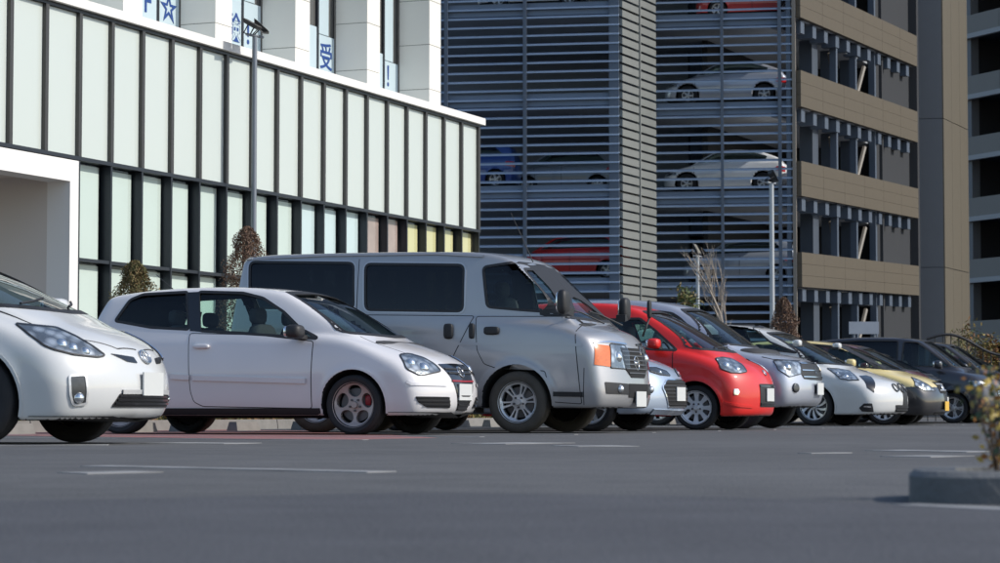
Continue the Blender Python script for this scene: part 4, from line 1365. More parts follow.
# ------------------------------------------------------------------ lamp posts, board
M_POLE = mat('pole_grey', (.20, .22, .25), .45, .5, noise=.1, nscale=4)
M_POLEL = mat('pole_pale', (.42, .44, .46), .45, .4, noise=.1, nscale=4)
M_FLOOD = mat('flood_glass', (.34, .32, .27), .2, coat=.8)
def flood_post(px, a, r, top, rad, label, heads, pm, sc=1.0, loc=None):
    if loc is None:
        loc = row(r, a)
    o = empty('floodlight_post', loc, -BETA); tag(o, label, 'lamp post')
    MB().tube([(0, 0, 0), (0, 0, top * .5), (0, 0, top)], [rad * 1.15, rad, rad * .9], 14).build('pole', pm, o, smooth=True, angle=40)
    box_part('base_plate', pm, o, -.15, .15, -.15, .15, 0, .03)
    MB().tube([(-.05, -.24 * sc, top + .02), (.05, .24 * sc, top + .02)], .028 * sc, 8).build('crossarm', pm, o)
    for (y, rz, tl) in heads:
        h = empty('floodlight', (0, y * sc, top + .2 * sc), 0, o)
        h.rotation_euler = (0, math.radians(tl), rz)
        MB().hexa([(-.12 * sc, -.10 * sc, -.01 * sc), (.12 * sc, -.10 * sc, -.01 * sc), (.12 * sc, .10 * sc, -.01 * sc), (-.12 * sc, .10 * sc, -.01 * sc)],
                  [(-.20 * sc, -.17 * sc, .07 * sc), (.20 * sc, -.17 * sc, .07 * sc), (.20 * sc, .17 * sc, .07 * sc), (-.20 * sc, .17 * sc, .07 * sc)]).build('housing', M_TRIM, h)
        box_part('lamp_glass', M_FLOOD, h, -.16 * sc, .16 * sc, -.13 * sc, .13 * sc, .071 * sc, .08 * sc)
        MB().tube([(0, -.16 * sc, 0), (0, -.16 * sc, -.18 * sc), (0, .16 * sc, -.18 * sc), (0, .16 * sc, 0)], .014 * sc, 6).build('bracket', M_TRIM, h)
    return o
flood_post(253, -18.0, row_r(253, -18.0), 6.25, .045, 'tall grey post with two floodlights in front of the white office building', [(-.16, .1, 30), (.19, .5, 42)], M_POLE, .8)
def at_depth(px, d):
    return ((px - 500) / FPX * d, d, 0)
flood_post(0, 0, 0, 5.15, .06, 'shorter pale lamp post with two small floodlights in front of the louvres', [(-.22, 0, 60), (.24, .6, 40)], M_POLEL, 1.0, at_depth(698, 76))
flood_post(0, 0, 0, 7.1, .075, 'tall pale lamp post by the car park corner', [(0.0, .8, 60)], M_POLEL, 1.0, at_depth(772.5, 72))
bd = empty('board_sign', at_depth(864.5, 70)); tag(bd, 'small pale rectangular board on posts above the charcoal minivan roof', 'sign')
box_part('panel', mat('board_grey', (.34, .37, .42), .6, noise=.1, nscale=3), bd, -.45, .42, -.04, .04, 2.5, 2.86)
for x in (-.3, .3):
    MB().tube([(x, 0, 0), (x, 0, 2.5)], .03, 8).build('leg', M_POLE, bd)

# ------------------------------------------------------------------ plants
def leaf_mesh(name, pts, size, mats, nrm=None, flat=.5, seed=1):
    rg = np.random.default_rng(seed)
    n = len(pts)
    a = rg.normal(size=(n, 3)); a /= np.linalg.norm(a, axis=1, keepdims=True)
    b = rg.normal(size=(n, 3)); b -= (a * b).sum(1, keepdims=True) * a; b /= np.linalg.norm(b, axis=1, keepdims=True)
    s = size * rg.uniform(.6, 1.35, (n, 1))
    P = np.asarray(pts)
    V = np.stack([P - a * s, P + b * s * flat * .6, P + a * s, P - b * s * flat * .6], 1).reshape(-1, 3)
    F_ = np.arange(4 * n).reshape(n, 4)
    mi = rg.integers(0, len(mats), n)
    return np_mesh(name, V, F_, mats, mi, smooth=False)
M_LF = [mat('needle_olive', (.17, .135, .05), .8), mat('needle_brown', (.20, .13, .06), .8), mat('needle_green', (.10, .10, .035), .8)]
M_LB = [mat('needle_rust', (.20, .115, .075), .8), mat('needle_rust_dark', (.13, .075, .055), .8), mat('needle_brown2', (.22, .15, .10), .8)]
M_LY = [mat('leaf_yellow', (.24, .17, .04), .7), mat('leaf_olive', (.12, .11, .03), .7), mat('leaf_rust', (.20, .09, .03), .7)]
M_LG = [mat('leaf_green', (.07, .10, .03), .7), mat('leaf_green2', (.12, .13, .035), .7), mat('leaf_ochre', (.16, .12, .04), .7)]
M_BARK = mat('bark', (.12, .09, .07), .9, noise=.3, nscale=20)
M_BARKP = mat('bark_pale', (.26, .21, .17), .9, noise=.3, nscale=20)
M_BARKL = mat('bark_light', (.42, .36, .30), .9, noise=.3, nscale=20)
def conifer(name, label, loc, h, rad, mats, seed, n=20000, lean=0., size=.017):
    rg = np.random.default_rng(seed)
    o = empty(name, loc); tag(o, label, 'shrub')
    MB().tube([(0, 0, 0), (0, 0, h * .5), (lean, 0, h * .93)], [.045, .03, .006], 8).build('trunk', M_BARK, o)
    t = rg.uniform(.02, 1, n) ** .8
    prof = rad * np.minimum(1, (t / .18) ** .6) * (1 - t ** 3.6) ** .65 + .015
    ang = rg.uniform(0, 2 * math.pi, n)
    clump = 1 + .16 * np.sin(ang * 5 + t * 17) + .13 * np.sin(ang * 3 - t * 29 + 1) + .10 * np.sin(t * 41)
    rr = prof * clump * rg.uniform(.25, 1, n) ** .4 * rg.uniform(.88, 1.1, n)
    P = np.stack([rr * np.cos(ang) + lean * t, rr * np.sin(ang), t * h], 1)
    link('crown', leaf_mesh('crown', P, size, mats, seed=seed, flat=.7), o)
    tw = MB()
    for k in range(26):
        z = h * rg.uniform(.1, .85); w = rg.uniform(0, 6.28); L = rad * (1 - (z / h) ** 2) * rg.uniform(.9, 1.12)
        tw.tube([(0, 0, z), (L * .6 * math.cos(w), L * .6 * math.sin(w), z + L * .35), (L * math.cos(w), L * math.sin(w), z + L * .9)], [.008, .005, .002], 4, cap=False)
    tw.build('branches', M_BARK, o)
    return o
conifer('conifer_shrub', 'olive brown conical shrub behind the white hatchback, against the office windows', row(row_r(134.5, -15.7), -15.7), 2.15, .36, M_LF, 3)
conifer('conifer_shrub', 'reddish brown conical shrub rising behind the back of the silver van', row(row_r(247, -15.7), -15.7), 2.8, .42, M_LB, 5)
conifer('conifer_shrub', 'rust brown drooping shrub below the car park corner post', at_depth(786, 58), 3.0, .42, M_LB, 8, 16000, -.05, .026)
def twig_tree(name, label, loc, h, seed, bark, leaf=None, nleaf=0, spread=.5, lsize=.06, depth=4, thick=1.0):
    rg = random.Random(seed)
    o = empty(name, loc); tag(o, label, 'tree')
    mb = MB(); tips = []
    def grow(p, d, L, r, k):
        q = p + d * L
        mid = p + d * L * .5 + Vector((rg.uniform(-1, 1), rg.uniform(-1, 1), 0)) * L * .06
        mb.tube([p, mid, q], [r, r * .8, r * .6], 5, cap=False)
        tips.append(q); tips.append(mid)
        if k == 0:
            return
        for j in range(rg.choice((2, 3, 3))):
            dd = (d + Vector((rg.uniform(-1, 1), rg.uniform(-1, 1), rg.uniform(-.1, .7))) * spread).normalized()
            grow(q if j < 2 else mid, dd, L * rg.uniform(.55, .8), r * .55, k - 1)
    grow(Vector((0, 0, 0)), Vector((0, 0, 1)), h * .36, .05 * h / 4 * thick, depth)
    mb.build('trunk', bark, o)
    if leaf:
        P = [tips[rg.randrange(len(tips))] + Vector((rg.gauss(0, .12), rg.gauss(0, .12), rg.gauss(0, .1))) for _ in range(nleaf)]
        link('crown', leaf_mesh('crown', np.array([tuple(p) for p in P]), lsize, leaf, seed=seed), o)
    return o
twig_tree('bare_tree', 'leafless pale-barked young tree in front of the louvres', at_depth(727, 70), 5.3, 31, M_BARKL, None, 0, .34, .06, 5, 1.5)
twig_tree('sapling', 'thin yellow-green sapling left of the shorter lamp post', at_depth(686, 68), 4.4, 4, M_BARKP, M_LG, 900, .32, .09, 3)
twig_tree('sapling', 'low yellow-green sapling under the shorter lamp post', at_depth(664, 66), 3.3, 9, M_BARKP, M_LG, 700, .45, .09, 3)
twig_tree('young_tree', 'yellowing young tree at the far right in front of the distant car park', at_depth(985, 62), 2.75, 21, M_BARKP, M_LY, 900, .5, .07, 3)
twig_tree('young_tree', 'sparse dark young tree beside the tan tower base', at_depth(962, 66), 2.6, 22, M_BARK, M_LG, 500, .6, .05, 3)
# low ground cover in the bed and the plant on the island
rg = np.random.default_rng(5)
n = 9000
rr = rg.uniform(18, 54, n); aa = rg.uniform(-16.2, -15.15, n); zz_ = .1 + .2 * rg.uniform(0, 1, n) * (.6 + .4 * np.sin(rr * 2.3))
P = np.stack([rr * SB + aa * CB, rr * CB - aa * SB, zz_], 1)
tag(link('ground_cover', leaf_mesh('ground_cover', P, .06, M_LY + M_LG[:1], seed=2)), 'low autumn-coloured ground cover in the planting bed behind the cars', 'ground cover', kind='stuff')
M_LYB = [mat('leaf_bright_yellow', (.60, .42, .08), .6), mat('leaf_dull_yellow', (.40, .30, .08), .6), mat('leaf_orange', (.30, .13, .03), .6), mat('leaf_dark_green', (.04, .07, .03), .6)]
def island_bush(px, d, h, seed, label, n=240):
    rg = random.Random(seed)
    x, y, _ = at_depth(px, d)
    o = empty('island_shrub', (x, y, .06)); tag(o, label, 'shrub', 'small shrubs on the kerbed island')
    mb = MB(); L = []
    for k in range(11):
        w, t = rg.uniform(0, 6.28), rg.uniform(.1, .45)
        d_ = Vector((math.cos(w) * t, math.sin(w) * t, 1)).normalized()
        q = [Vector((0, 0, 0)) + d_ * h * s_ * rg.uniform(.8, 1.0) + Vector((0, 0, -.02 * s_ * s_)) for s_ in (0, .35, .7, 1.0)]
        mb.tube(q, [.003, .0024, .0018, .001], 4, cap=False)
        for j in range(n // 11):
            s_ = rg.uniform(.15, 1.05)
            p = Vector((0, 0, 0)) + d_ * h * s_
            L.append(tuple(p + Vector((rg.gauss(0, .022), rg.gauss(0, .022), rg.gauss(0, .018)))))
    mb.build('stems', M_BARK, o)
    link('foliage', leaf_mesh('foliage', np.array(L), .011, M_LYB, seed=seed, flat=1.1), o)
island_bush(996, 6.28, .27, 3, 'small yellow-leaved shrub on the kerbed island, nearer the kerb corner')
island_bush(1046, 6.28, .3, 4, 'small yellow-leaved shrub on the island cut by the right edge')
# iron railing behind the far cars
rl = empty('railing', at_depth(975, 60)); tag(rl, 'dark iron railing behind the cars at the far right', 'railing')
MB().tube([(-1.2 + .1 * i, 0, 2.05 + .18 * math.sin(i * .26) - .012 * i) for i in range(31)], .035, 8).build('top_rail', M_TRIM, rl)
for i in range(16):
    MB().tube([(-1.2 + .2 * i, 0, 0), (-1.2 + .2 * i, 0, 2.05 + .18 * math.sin(i * .52) - .024 * i)], .015, 6).build('baluster', M_TRIM, rl)
# ------------------------------------------------------------------ the cars of the row
def place(px, r, T, yaw=0.0):
    """where a car stands whose near front wheel is seen at photo column px, r metres along the row"""
    k = (px - 500) / FPX
    a = (k * r * CB - r * SB) / (CB + k * SB)
    X, Y, _ = row(r, a)
    hd = -BETA + yaw
    l = (-math.sin(hd), math.cos(hd))
    return (X + l[0] * T / 2, Y + l[1] * T / 2, 0.0), hd
P_WHITE = paint('paint_white', (.72, .70, .705), 0, .4)
P_PEARL = paint('paint_pearl', (.62, .625, .62), 0, .35)
P_SILVER = paint('paint_silver', (.40, .40, .41), .55, .42)
P_BLUESILVER = paint('paint_blue_silver', (.42, .50, .62), .45, .38)
P_SILVER2 = paint('paint_silver_blue', (.46, .49, .56), .45, .4)
P_RED = paint('paint_red', (.68, .016, .012), 0, .45, .55)
P_CREAM = paint('paint_cream', (.74, .60, .27), 0, .4)
P_BLACK = paint('paint_black', (.018, .018, .022), 0, .35)
P_NAVY = paint('paint_charcoal', (.03, .032, .042), .2, .35)
P_MAROON = paint('paint_maroon', (.12, .03, .035), .1, .35)

M_GRBAR = mat('grille_bar_grey', (.09, .092, .10), .45, .3)
M_FRAME = mat('window_frame_silver', (.50, .50, .51), .35, .6)
def compact_hatch():
    T = 1.43
    loc, hd = place(357, 21.7, T)
    b = Body(W=.825, wb=2.68, T=T, rw=.300, R=.35, zb=.19, cf=.26, pf=2.6, cr=.12, tf=.035, tx=.1,
             low=[(.76, .18), (.85, .26), (.885, .42), (.865, .56), (.77, .71), (.60, .815), (.25, .935), (-.2, 1.02), (-1.0, 1.05), (-2.7, 1.09), (-3.04, 1.06), (-3.16, .8), (-3.17, .45), (-3.1, .18)],
             cab=[(.28, .88), (-.80, 1.475), (-1.25, 1.54), (-1.85, 1.555), (-2.55, 1.53), (-2.98, 1.46), (-3.2, 1.0)],
             gz=((0, .86), (.2, .92), (.32, .965), (.5, .99), (.62, 1.0), (.8, .985), (.95, .955), (1.05, .90), (1.3, .86)),
             Wc=.76, tum=.27, tc=.12, belt=1.02, cw=.18, cwr=.12)
    c = Car('hatchback_car', 'white three-door hatchback with five-hole bronze alloy wheels in front of the silver van', 'car', b, loc, hd, P_WHITE, h=.026)
    q = c.sp([(115, 321), (130, 300), (143, 294.5), (187.5, 292), (189, 329.5), (151, 327.5)], .03)
    d = c.sp([(199, 291.8), (243, 293), (263, 298), (284, 312), (301, 329), (318, 338.5), (200, 331)], .03)
    c.shell([q, d], c.screen_poly(1.455, 1.01, .53, .67))
    c.arches()
    c.patch('centre_pillar', c.sp([(188.5, 292.5), (200, 292), (201, 332), (190, 331)], 0), 'side', M_GLOSSBLACK, off=.004)
    c.patch('centre_pillar', c.sp([(188.5, 292.5), (200, 292), (201, 332), (190, 331)], 0), 'side', M_GLOSSBLACK, off=.004, side=1)
    hP, _ = c.pix([(202, 346.5)])
    c.door([(190, 333.5), (190.5, 392), (194, 402), (203, 406.5), (312, 408.5), (313.5, 341.5), (255, 335)], ((hP[0][0], hP[0][2]), .19, .045), P_WHITE)
    mo = c.sp([(193, 378), (306, 381)], 0)
    for sd in (-1, 1):
        c.strip('side_moulding', mo, 'side', P_WHITE, w=.05, off=.022, side=sd)
        c.strip('side_moulding', c.sp([(171, 376.5), (190, 377.5)], 0), 'side', P_WHITE, w=.05, off=.022, side=sd)
        c.patch('side_skirt', [(-2.31, .178), (-2.31, .268), (-.37, .268), (-.37, .178)], 'side', M_TRIM, off=.014, side=sd)
    c.strip('bonnet_gap', [(-.02, -.60), (.50, -.52), (.70, -.40)], 'top', M_UNDER, w=.008, off=.001)
    c.strip('bonnet_gap', [(-.02, .60), (.50, .52), (.70, .40)], 'top', M_UNDER, w=.008, off=.001)
    c.headlight([(399, 355), (409, 354), (423, 358), (435, 365), (441, 371.5), (430, 374), (420, 376), (406, 369)], .75, [(411, 362, .06), (424, 367, .065)], M_REFLECTOR)
    g = c.fp([(437.5, 364.5), (450, 364), (462, 366), (462, 411), (455.5, 411), (456, 391), (450, 377)], True, .015)
    gz = [p[1] for p in g]
    go = c.grille(g, M_GLOSSBLACK, [z for z in np.linspace(min(gz) + .02, min(gz) + .15, 4)] + [max(gz) - .06, max(gz) - .1], M_TRIM)
    zr = .23 + (412 - 380.5) / 102
    c.strip('grille_red_line', [(-.27, zr), (0, zr - .004), (.27, zr)], 'front', mat('red_trim', (.30, .012, .02), .3), w=.016, off=.014, parent=go)
    c.emblem(0, .63, .06, .06, 'vw')
    c.plate(.43)
    c.grille(c.fp([(415, 396.5), (449, 397), (449.5, 408), (427, 407.5), (418, 402.5)], False, .015), M_TRIM, [.30, .335, .37], M_GLOSSBLACK, name='bumper_intake')
    o = c.fp([(415, 396.5), (449, 397), (449.5, 408), (427, 407.5), (418, 402.5)], False, .015)
    c.grille([(-a, b_) for a, b_ in o], M_TRIM, [.30, .335, .37], M_GLOSSBLACK, name='bumper_intake')
    for sd in (-1, 1):
        c.strip('bumper_strip', c.op([(407, 381.5), (411, 384), (446, 385)], .75, 0), 'obl', P_WHITE, w=.03, off=.012, side=sd, phi=.75)
        c.patch('front_spoiler', [(.37, .178), (.37, .228), (.8, .228), (.8, .178)], 'side', M_TRIM, off=.01, side=sd)
    m = c.at(295, 331.5, -.93)
    c.mirror((m[0], .93, m[2]), (.085, .10, .07), M_TRIM)
    c.mirror_cap = None
    tl = [(-2.98, .74), (-2.96, 1.0), (-3.10, 1.04), (-3.13, .76)]
    c.patch('tail_light', tl, 'side', M_REDLENS, off=.006); c.patch('tail_light', tl, 'side', M_REDLENS, off=.006, side=1)
    c.wheels('five_teardrop', .228, M_ALLOYD, caliper=M_REDCAL, width=.205)
    c.seats([-.98], [-.36, .36], .36, 1.0)
    c.seats([-1.95], [-.36, .36], .40, .95)
    c.steering(-.55, -.36, .88)
    MB().blob((-.05, 0, .82), (.3, .66, .14), .5, 18).build('dashboard', M_INTERIOR, c.root, smooth=True)
    MB().tube([(-2.5, 0, 1.53), (-2.72, 0, 1.7)], [.006, .003], 6).build('antenna', M_TRIM, c.root)
    return c

def van():
    T = 1.48
    loc, hd = place(520, 24.2, T)
    b = Body(W=.86, wb=2.42, T=T, rw=.335, R=.405, zb=.27, cf=.20, pf=3.0, cr=.06, tf=.03, tx=.3, kl=.02, ks=.03,
             low=[(1.02, .22), (1.10, .32), (1.13, .50), (1.10, .68), (1.06, .92), (.95, 1.08), (.62, 1.21), (-.3, 1.27), (-3.3, 1.31), (-3.5, 1.2), (-3.54, .7), (-3.5, .22)],
             cab=[(.90, .98), (-.10, 1.925), (-.40, 2.005), (-1.2, 2.04), (-2.4, 2.05), (-3.2, 2.045), (-3.42, 1.99), (-3.56, .9)],
             gz=((0, .9), (.25, .94), (.45, .985), (.85, 1.0), (1.0, .99), (1.06, .985), (1.3, .955), (1.5, .94)),
             Wc=.828, tum=.10, tc=.10, belt=1.25, cw=.10, cwr=.02, kc=.02, kcs=.022, ku=.01, crown=.05, ctf=.035, flare=.02)
    c = Car('van', 'silver passenger van with dark rear windows parked behind the white hatchback', 'van', b, loc, hd, P_SILVER, h=.03, glass_side=G_CAR)
    w1 = c.sp([(250, 262), (354, 263), (354, 309), (250, 308)], .07)
    w2 = c.sp([(365.5, 264), (464, 265), (463, 311.5), (365.5, 310)], .07)
    w3 = c.sp([(483, 267), (538, 264.5), (557, 288), (572, 313.5), (527, 310.5), (487, 307)], .05)
    c.shell([w1, w2, w3], c.screen_poly(1.80, 1.24, .60, .735), glass_of={0: G_DARK, 1: G_DARK})
    c.arches(w=.03, off=.008)
    hz = .23 + (412 - 331) / 92
    hx = [c.sp([(px, 331)], 0)[0][0] for px in (449, 472, 492)]
    c.door([(363, 262.5), (475, 263.5), (475, 409), (363, 408)][::-1] if False else [(364, 315), (474.5, 316), (474.5, 408.5), (364, 407.5)], ((hx[0], hz), .11, .17), M_TRIM)
    c.door([(476.5, 316.5), (477, 350), (484, 364), (498, 369), (545, 371), (553, 402), (582, 404), (584, 325), (574, 317)], ((hx[2], hz), .18, .09), M_TRIM)
    for sd in (-1, 1):
        P = c.project(np.array([[hx[1], hz]]), 'side', sd)[0]
        MB().blob((P[0], P[1] + sd * .014, P[2]), (.03, .018, .085), .4, 12).build('door_catch', M_TRIM, c.root, smooth=True)
        c.strip('side_crease', c.sp([(250, 343), (365, 343.5), (475, 344), (582, 345)], 0), 'side', P_SILVER, w=.03, off=.006, side=sd)
        c.strip('side_moulding', c.sp([(553, 394), (583, 394.5)], 0), 'side', M_TRIM, w=.05, off=.012, side=sd)
        [c.strip('window_frame', offset_poly(w, .022), 'side', M_FRAME, w=.016, off=.006, side=sd, closed=True) for w in (w1, w2)]
        c.strip('roof_gutter', [(-3.4, 1.965), (-2.4, 1.985), (-1.0, 1.97), (-.45, 1.93)], 'side', P_SILVER, w=.022, off=.016, side=sd)
        c.strip('body_gap', c.sp([(359.5, 259), (359.5, 407)], 0), 'side', M_UNDER, w=.008, off=.001, side=sd)
        c.strip('bumper_gap', c.sp([(584, 368), (584, 405)], 0), 'side', M_UNDER, w=.008, off=.001, side=sd)
    # lamps: amber corner and clear lamp share one housing
    amb = c.op([(594, 344), (609, 346), (610, 367), (594, 365)], .6, .015)
    for sd in (-1, 1):
        o = c.patch('indicator', amb, 'obl', M_AMBER, off=.008, side=sd, phi=.6, grid=.03)
    c.headlight([(609.5, 344), (624, 345.5), (628, 352), (629, 369.5), (610.5, 368)], .6, [(618.5, 357, .07)], M_REFLECTOR, .02)
    for sd in (-1, 1):
        c.strip('lamp_brow', c.op([(593, 342.8), (610, 342), (626, 344.5)], .6, 0), 'obl', M_CHROME, w=.02, off=.01, side=sd, phi=.6)
    g = round_poly([(-.38, .925), (.38, .925), (.36, .70), (.22, .60), (-.22, .60), (-.36, .70)], .02)
    gz = [p[1] for p in g]
    c.grille(g, M_UNDER, list(np.linspace(min(gz) + .05, max(gz) - .04, 6)), M_GRBAR)
    c.emblem(0, .23 + (412 - 361) / 96, .07, .075, 'bar')
    f = c.op([(604.5, 382), (629, 384), (630.5, 395), (606, 394)], .6, .015)
    for sd in (-1, 1):
        o = c.patch('fog_light', f, 'obl', M_TRIM, off=.005, side=sd, phi=.6, grid=.03)
        P, _ = c.pix([(620, 389)])
        p = P[0] * np.array([1, -sd * -1 if sd < 0 else -1, 1]) if sd > 0 else P[0]
        MB().blob(p, (.045, .045, .045), 1, 14).build('lamp_bowl', M_REFLECTOR, o, smooth=True)
    lg = round_poly([(-.32, .535), (.32, .535), (.32, .385), (-.32, .385)], .02)
    c.grille(lg, M_UNDER, [], name='bumper_intake')
    c.plate(.23 + (412 - 398.5) / 96, stand=.03)
    m = c.at(563.5, 302, -1.0)
    c.mirror((m[0], 1.0, m[2]), (.055, .10, .135), M_TRIM)
    # corner mirror on the far front wing
    mb = MB(); mb.tube([(.93, .66, 1.08), (.98, .74, 1.28)], .013, 8); mb.blob((.98, .75, 1.385), (.022, .04, .105), .5, 12)
    mb.build('wing_mirror', M_TRIM, c.root, smooth=True)
    p0, p1 = c.at(533, 262, -.6), c.at(511, 213, -.45)
    MB().tube([p0, p1], [.006, .0025], 6).build('antenna', M_TRIM, c.root)
    c.wheels('six_double', .225, M_ALLOY, width=.2, rubber=M_RUBBERD)
    c.seats([-.35], [-.45, .45], .72, 1.05)
    c.seats([-1.5], [-.45, .2], .72, 1.0)
    c.steering(.18, -.42, 1.18, .19)
    MB().blob((.50, 0, 1.08), (.22, .72, .13), .5, 18).build('dashboard', M_INTERIOR, c.root, smooth=True)
    for y in (-.35, .25):
        MB().tube([(.83, y, 1.19), (.66, y - .25, 1.30), (.60, y - .45, 1.33)], .009, 6).build('wiper', M_TRIM, c.root)
    box_part('step', M_TRIM, c.root, -1.9, -.5, -.80, -.55, .22, .27)
    return c

def hybrid():
    T = 1.525
    hd = -math.radians(16.5)
    d0 = 16.7
    n = np.array([(-22 - 500) / FPX * d0, d0])
    loc = (n[0] - math.sin(hd) * T / 2, n[1] + math.cos(hd) * T / 2, 0)
    b = Body(W=.87, wb=2.7, T=T, rw=.317, R=.365, zb=.17, cf=.34, pf=2.4, cr=.12, tf=.05, tx=.15, kl=.024, ks=.04,
             low=[(.82, .15), (.93, .21), (.98, .36), (.97, .52), (.89, .68), (.73, .79), (.38, .91), (-.05, 1.0), (-.6, 1.03), (-3.2, 1.06), (-3.45, .9), (-3.5, .5), (-3.4, .15)],
             cab=[(.62, .80), (-.50, 1.33), (-1.1, 1.47), (-1.6, 1.49), (-2.3, 1.43), (-3.45, 1.1), (-3.5, .9)],
             Wc=.78, tum=.28, tc=.12, belt=.98, cw=.2, cwr=.1)
    c = Car('hybrid_hatchback_car', 'pearl white hatchback with slanted headlights and oval nose emblem, cut off by the left edge', 'car', b, loc, hd, P_PEARL, h=.026)
    sw = round_poly([(.0, .99), (-.75, 1.33), (-1.5, 1.41), (-2.2, 1.36), (-2.7, 1.1), (-1.5, 1.03)], .04)
    c.shell([sw], c.screen_poly(1.32, .965, .56, .70))
    c.arches()
    c.headlight([(15, 324), (40, 326.5), (56, 328), (76, 337), (95, 348.5), (105, 356), (98, 357.5), (74, 355), (54, 350), (44, 346), (29, 335)], .8,
                [(62, 343, .05), (73, 347, .045), (86, 351, .04)], M_REFLECTOR, .02)
    fog = c.op([(69, 376), (85, 375), (87, 390), (86, 404), (73, 405), (70, 395)], .8, .02)
    for sd in (-1, 1):
        o = c.patch('fog_light', fog, 'obl', M_REFLDARK, off=.006, side=sd, phi=.8, grid=.03)
        c.strip('fog_light_rim', fog, 'obl', M_ALLOY, w=.016, off=.012, side=sd, phi=.8, parent=o, closed=True)
        P, _ = c.pix([(78.5, 398)])
        p = P[0] * np.array([1, -1 if sd > 0 else 1, 1])
        MB().blob(p, (.04, .04, .04), 1, 14).build('lamp_bowl', M_BULB, o, smooth=True)
        c.strip('bonnet_gap', [(-.02, sd * .68), (.35, sd * .64), (.68, sd * .52), (.84, sd * .3), (.87, sd * .06)], 'top', M_UNDER, w=.007, off=.002)
    zs = lambda py: .23 + (412 - py) / 146
    slot = c.fp([(110, 354), (133, 357.5), (137, 363.5), (127, 362)], False, .01)
    c.grille(slot, M_GLOSSBLACK, name='grille'); c.grille([(-a, z) for a, z in slot], M_GLOSSBLACK, name='grille')
    c.emblem(0, zs(355), .075, .052, 'oval')
    lg = round_poly([(-.40, zs(393)), (.40, zs(393)), (.46, zs(407)), (-.46, zs(407))], .02)
    c.grille(lg, M_TRIM, [zs(396), zs(399.5), zs(403)], M_GLOSSBLACK, name='bumper_intake')
    c.strip('grille_lip', [(-.38, zs(391.5)), (0, zs(391)), (.38, zs(391.5))], 'front', M_ALLOY, w=.03, off=.015)
    c.plate(zs(383), stand=.025)
    for sd in (-1, 1):
        c.patch('front_spoiler', [(.42, .165), (.42, .2), (.85, .2), (.85, .165)], 'side', M_TRIM, off=.008, side=sd)
    c.mirror((-.30, 1.0, 1.03), (.09, .10, .075), P_PEARL)
    c.door([(.0, 0)], None) if False else None
    dp = round_poly([(-.35, .25), (-.32, .95), (-1.35, 1.0), (-1.38, .25)], .03)
    for sd in (-1, 1):
        o = c.patch('door', offset_poly(dp, -.004), 'side', P_PEARL, off=.003, side=sd, grid=.06, skirt=.006)
        c.strip('door_gap', dp, 'side', M_UNDER, w=.009, off=.002, side=sd, parent=o, closed=True)
        P = c.project(np.array([[-1.15, .87]]), 'side', sd)[0]
        MB().blob((P[0], P[1] + sd * .02, P[2]), (.1, .022, .02), .5, 14).build('handle', P_PEARL, o, smooth=True)
    for y in (-.5, .1):
        P = c.project(np.array([(y, .975), (y + .2, 1.0), (y + .42, 1.03)]), 'front') + np.array([.012, 0, .02])
        MB().tube(P, .010, 6).build('wiper', M_TRIM, c.root)
    c.wheels('five_wide', .205, M_ALLOY, width=.2)
    c.seats([-.95], [-.38, .38], .36); c.seats([-1.9], [-.38, .38], .38, .95)
    c.steering(-.52, -.38, .88)
    MB().blob((-.0, 0, .80), (.3, .7, .13), .5, 18).build('dashboard', M_INTERIOR, c.root, smooth=True)
    return c

def blue_hatch():
    T = 1.46
    loc, hd = place(592, 26.7, T)
    b = Body(W=.84, wb=2.5, T=T, rw=.30, R=.34, zb=.2, cf=.28, pf=2.5, tf=.04, tx=.1,
             low=[(.72, .17), (.84, .25), (.87, .42), (.84, .58), (.74, .74), (.5, .86), (-.1, .99), (-.8, 1.02), (-3.0, 1.06), (-3.2, .9), (-3.2, .4), (-3.1, .17)],
             cab=[(.45, .82), (-.75, 1.42), (-1.2, 1.50), (-1.8, 1.51), (-2.6, 1.47), (-3.0, 1.38), (-3.3, .9)], Wc=.76, tum=.28, tc=.12, belt=1.0)
    c = Car('compact_car', 'pale blue compact car with wide mesh grille between silver van and red car', 'car', b, loc, hd, P_BLUESILVER, h=.034)
    sw = round_poly([(-.15, 1.03), (-.9, 1.40), (-1.6, 1.44), (-2.4, 1.40), (-2.7, 1.12)], .04)
    c.shell([sw], c.screen_poly(1.41, .985, .54, .68))
    c.arches()
    zs = lambda py: .23 + (412 - py) / 87
    c.headlight([(648, 368), (656, 368), (666, 371.5), (670, 376), (660, 375), (650, 372)], .8, [(660, 372, .035)], M_REFLDARK, .01)
    g = round_poly([(-.46, .52), (-.32, .61), (.32, .61), (.46, .52), (.34, .29), (-.34, .29)], .03)
    gz = [p[1] for p in g]
    c.grille(g, M_UNDER, list(np.linspace(min(gz) + .03, max(gz) - .03, 7)), M_TRIM)
    c.strip('bumper_lip', [(-.6, zs(411)), (0, zs(412)), (.6, zs(411))], 'front', P_BLUESILVER, w=.05, off=.02)
    c.strip('grille_surround', g, 'front', M_CHROME, w=.014, off=.014, closed=True)
    c.plate(zs(393.5))
    c.mirror((-.3, .97, 1.06), (.085, .10, .075), P_BLUESILVER)
    c.wheels('five_wide', .215, M_ALLOY, width=.195)
    MB().blob((-.05, 0, .80), (.3, .66, .14), .5, 18).build('dashboard', M_INTERIOR, c.root, smooth=True)
    return c

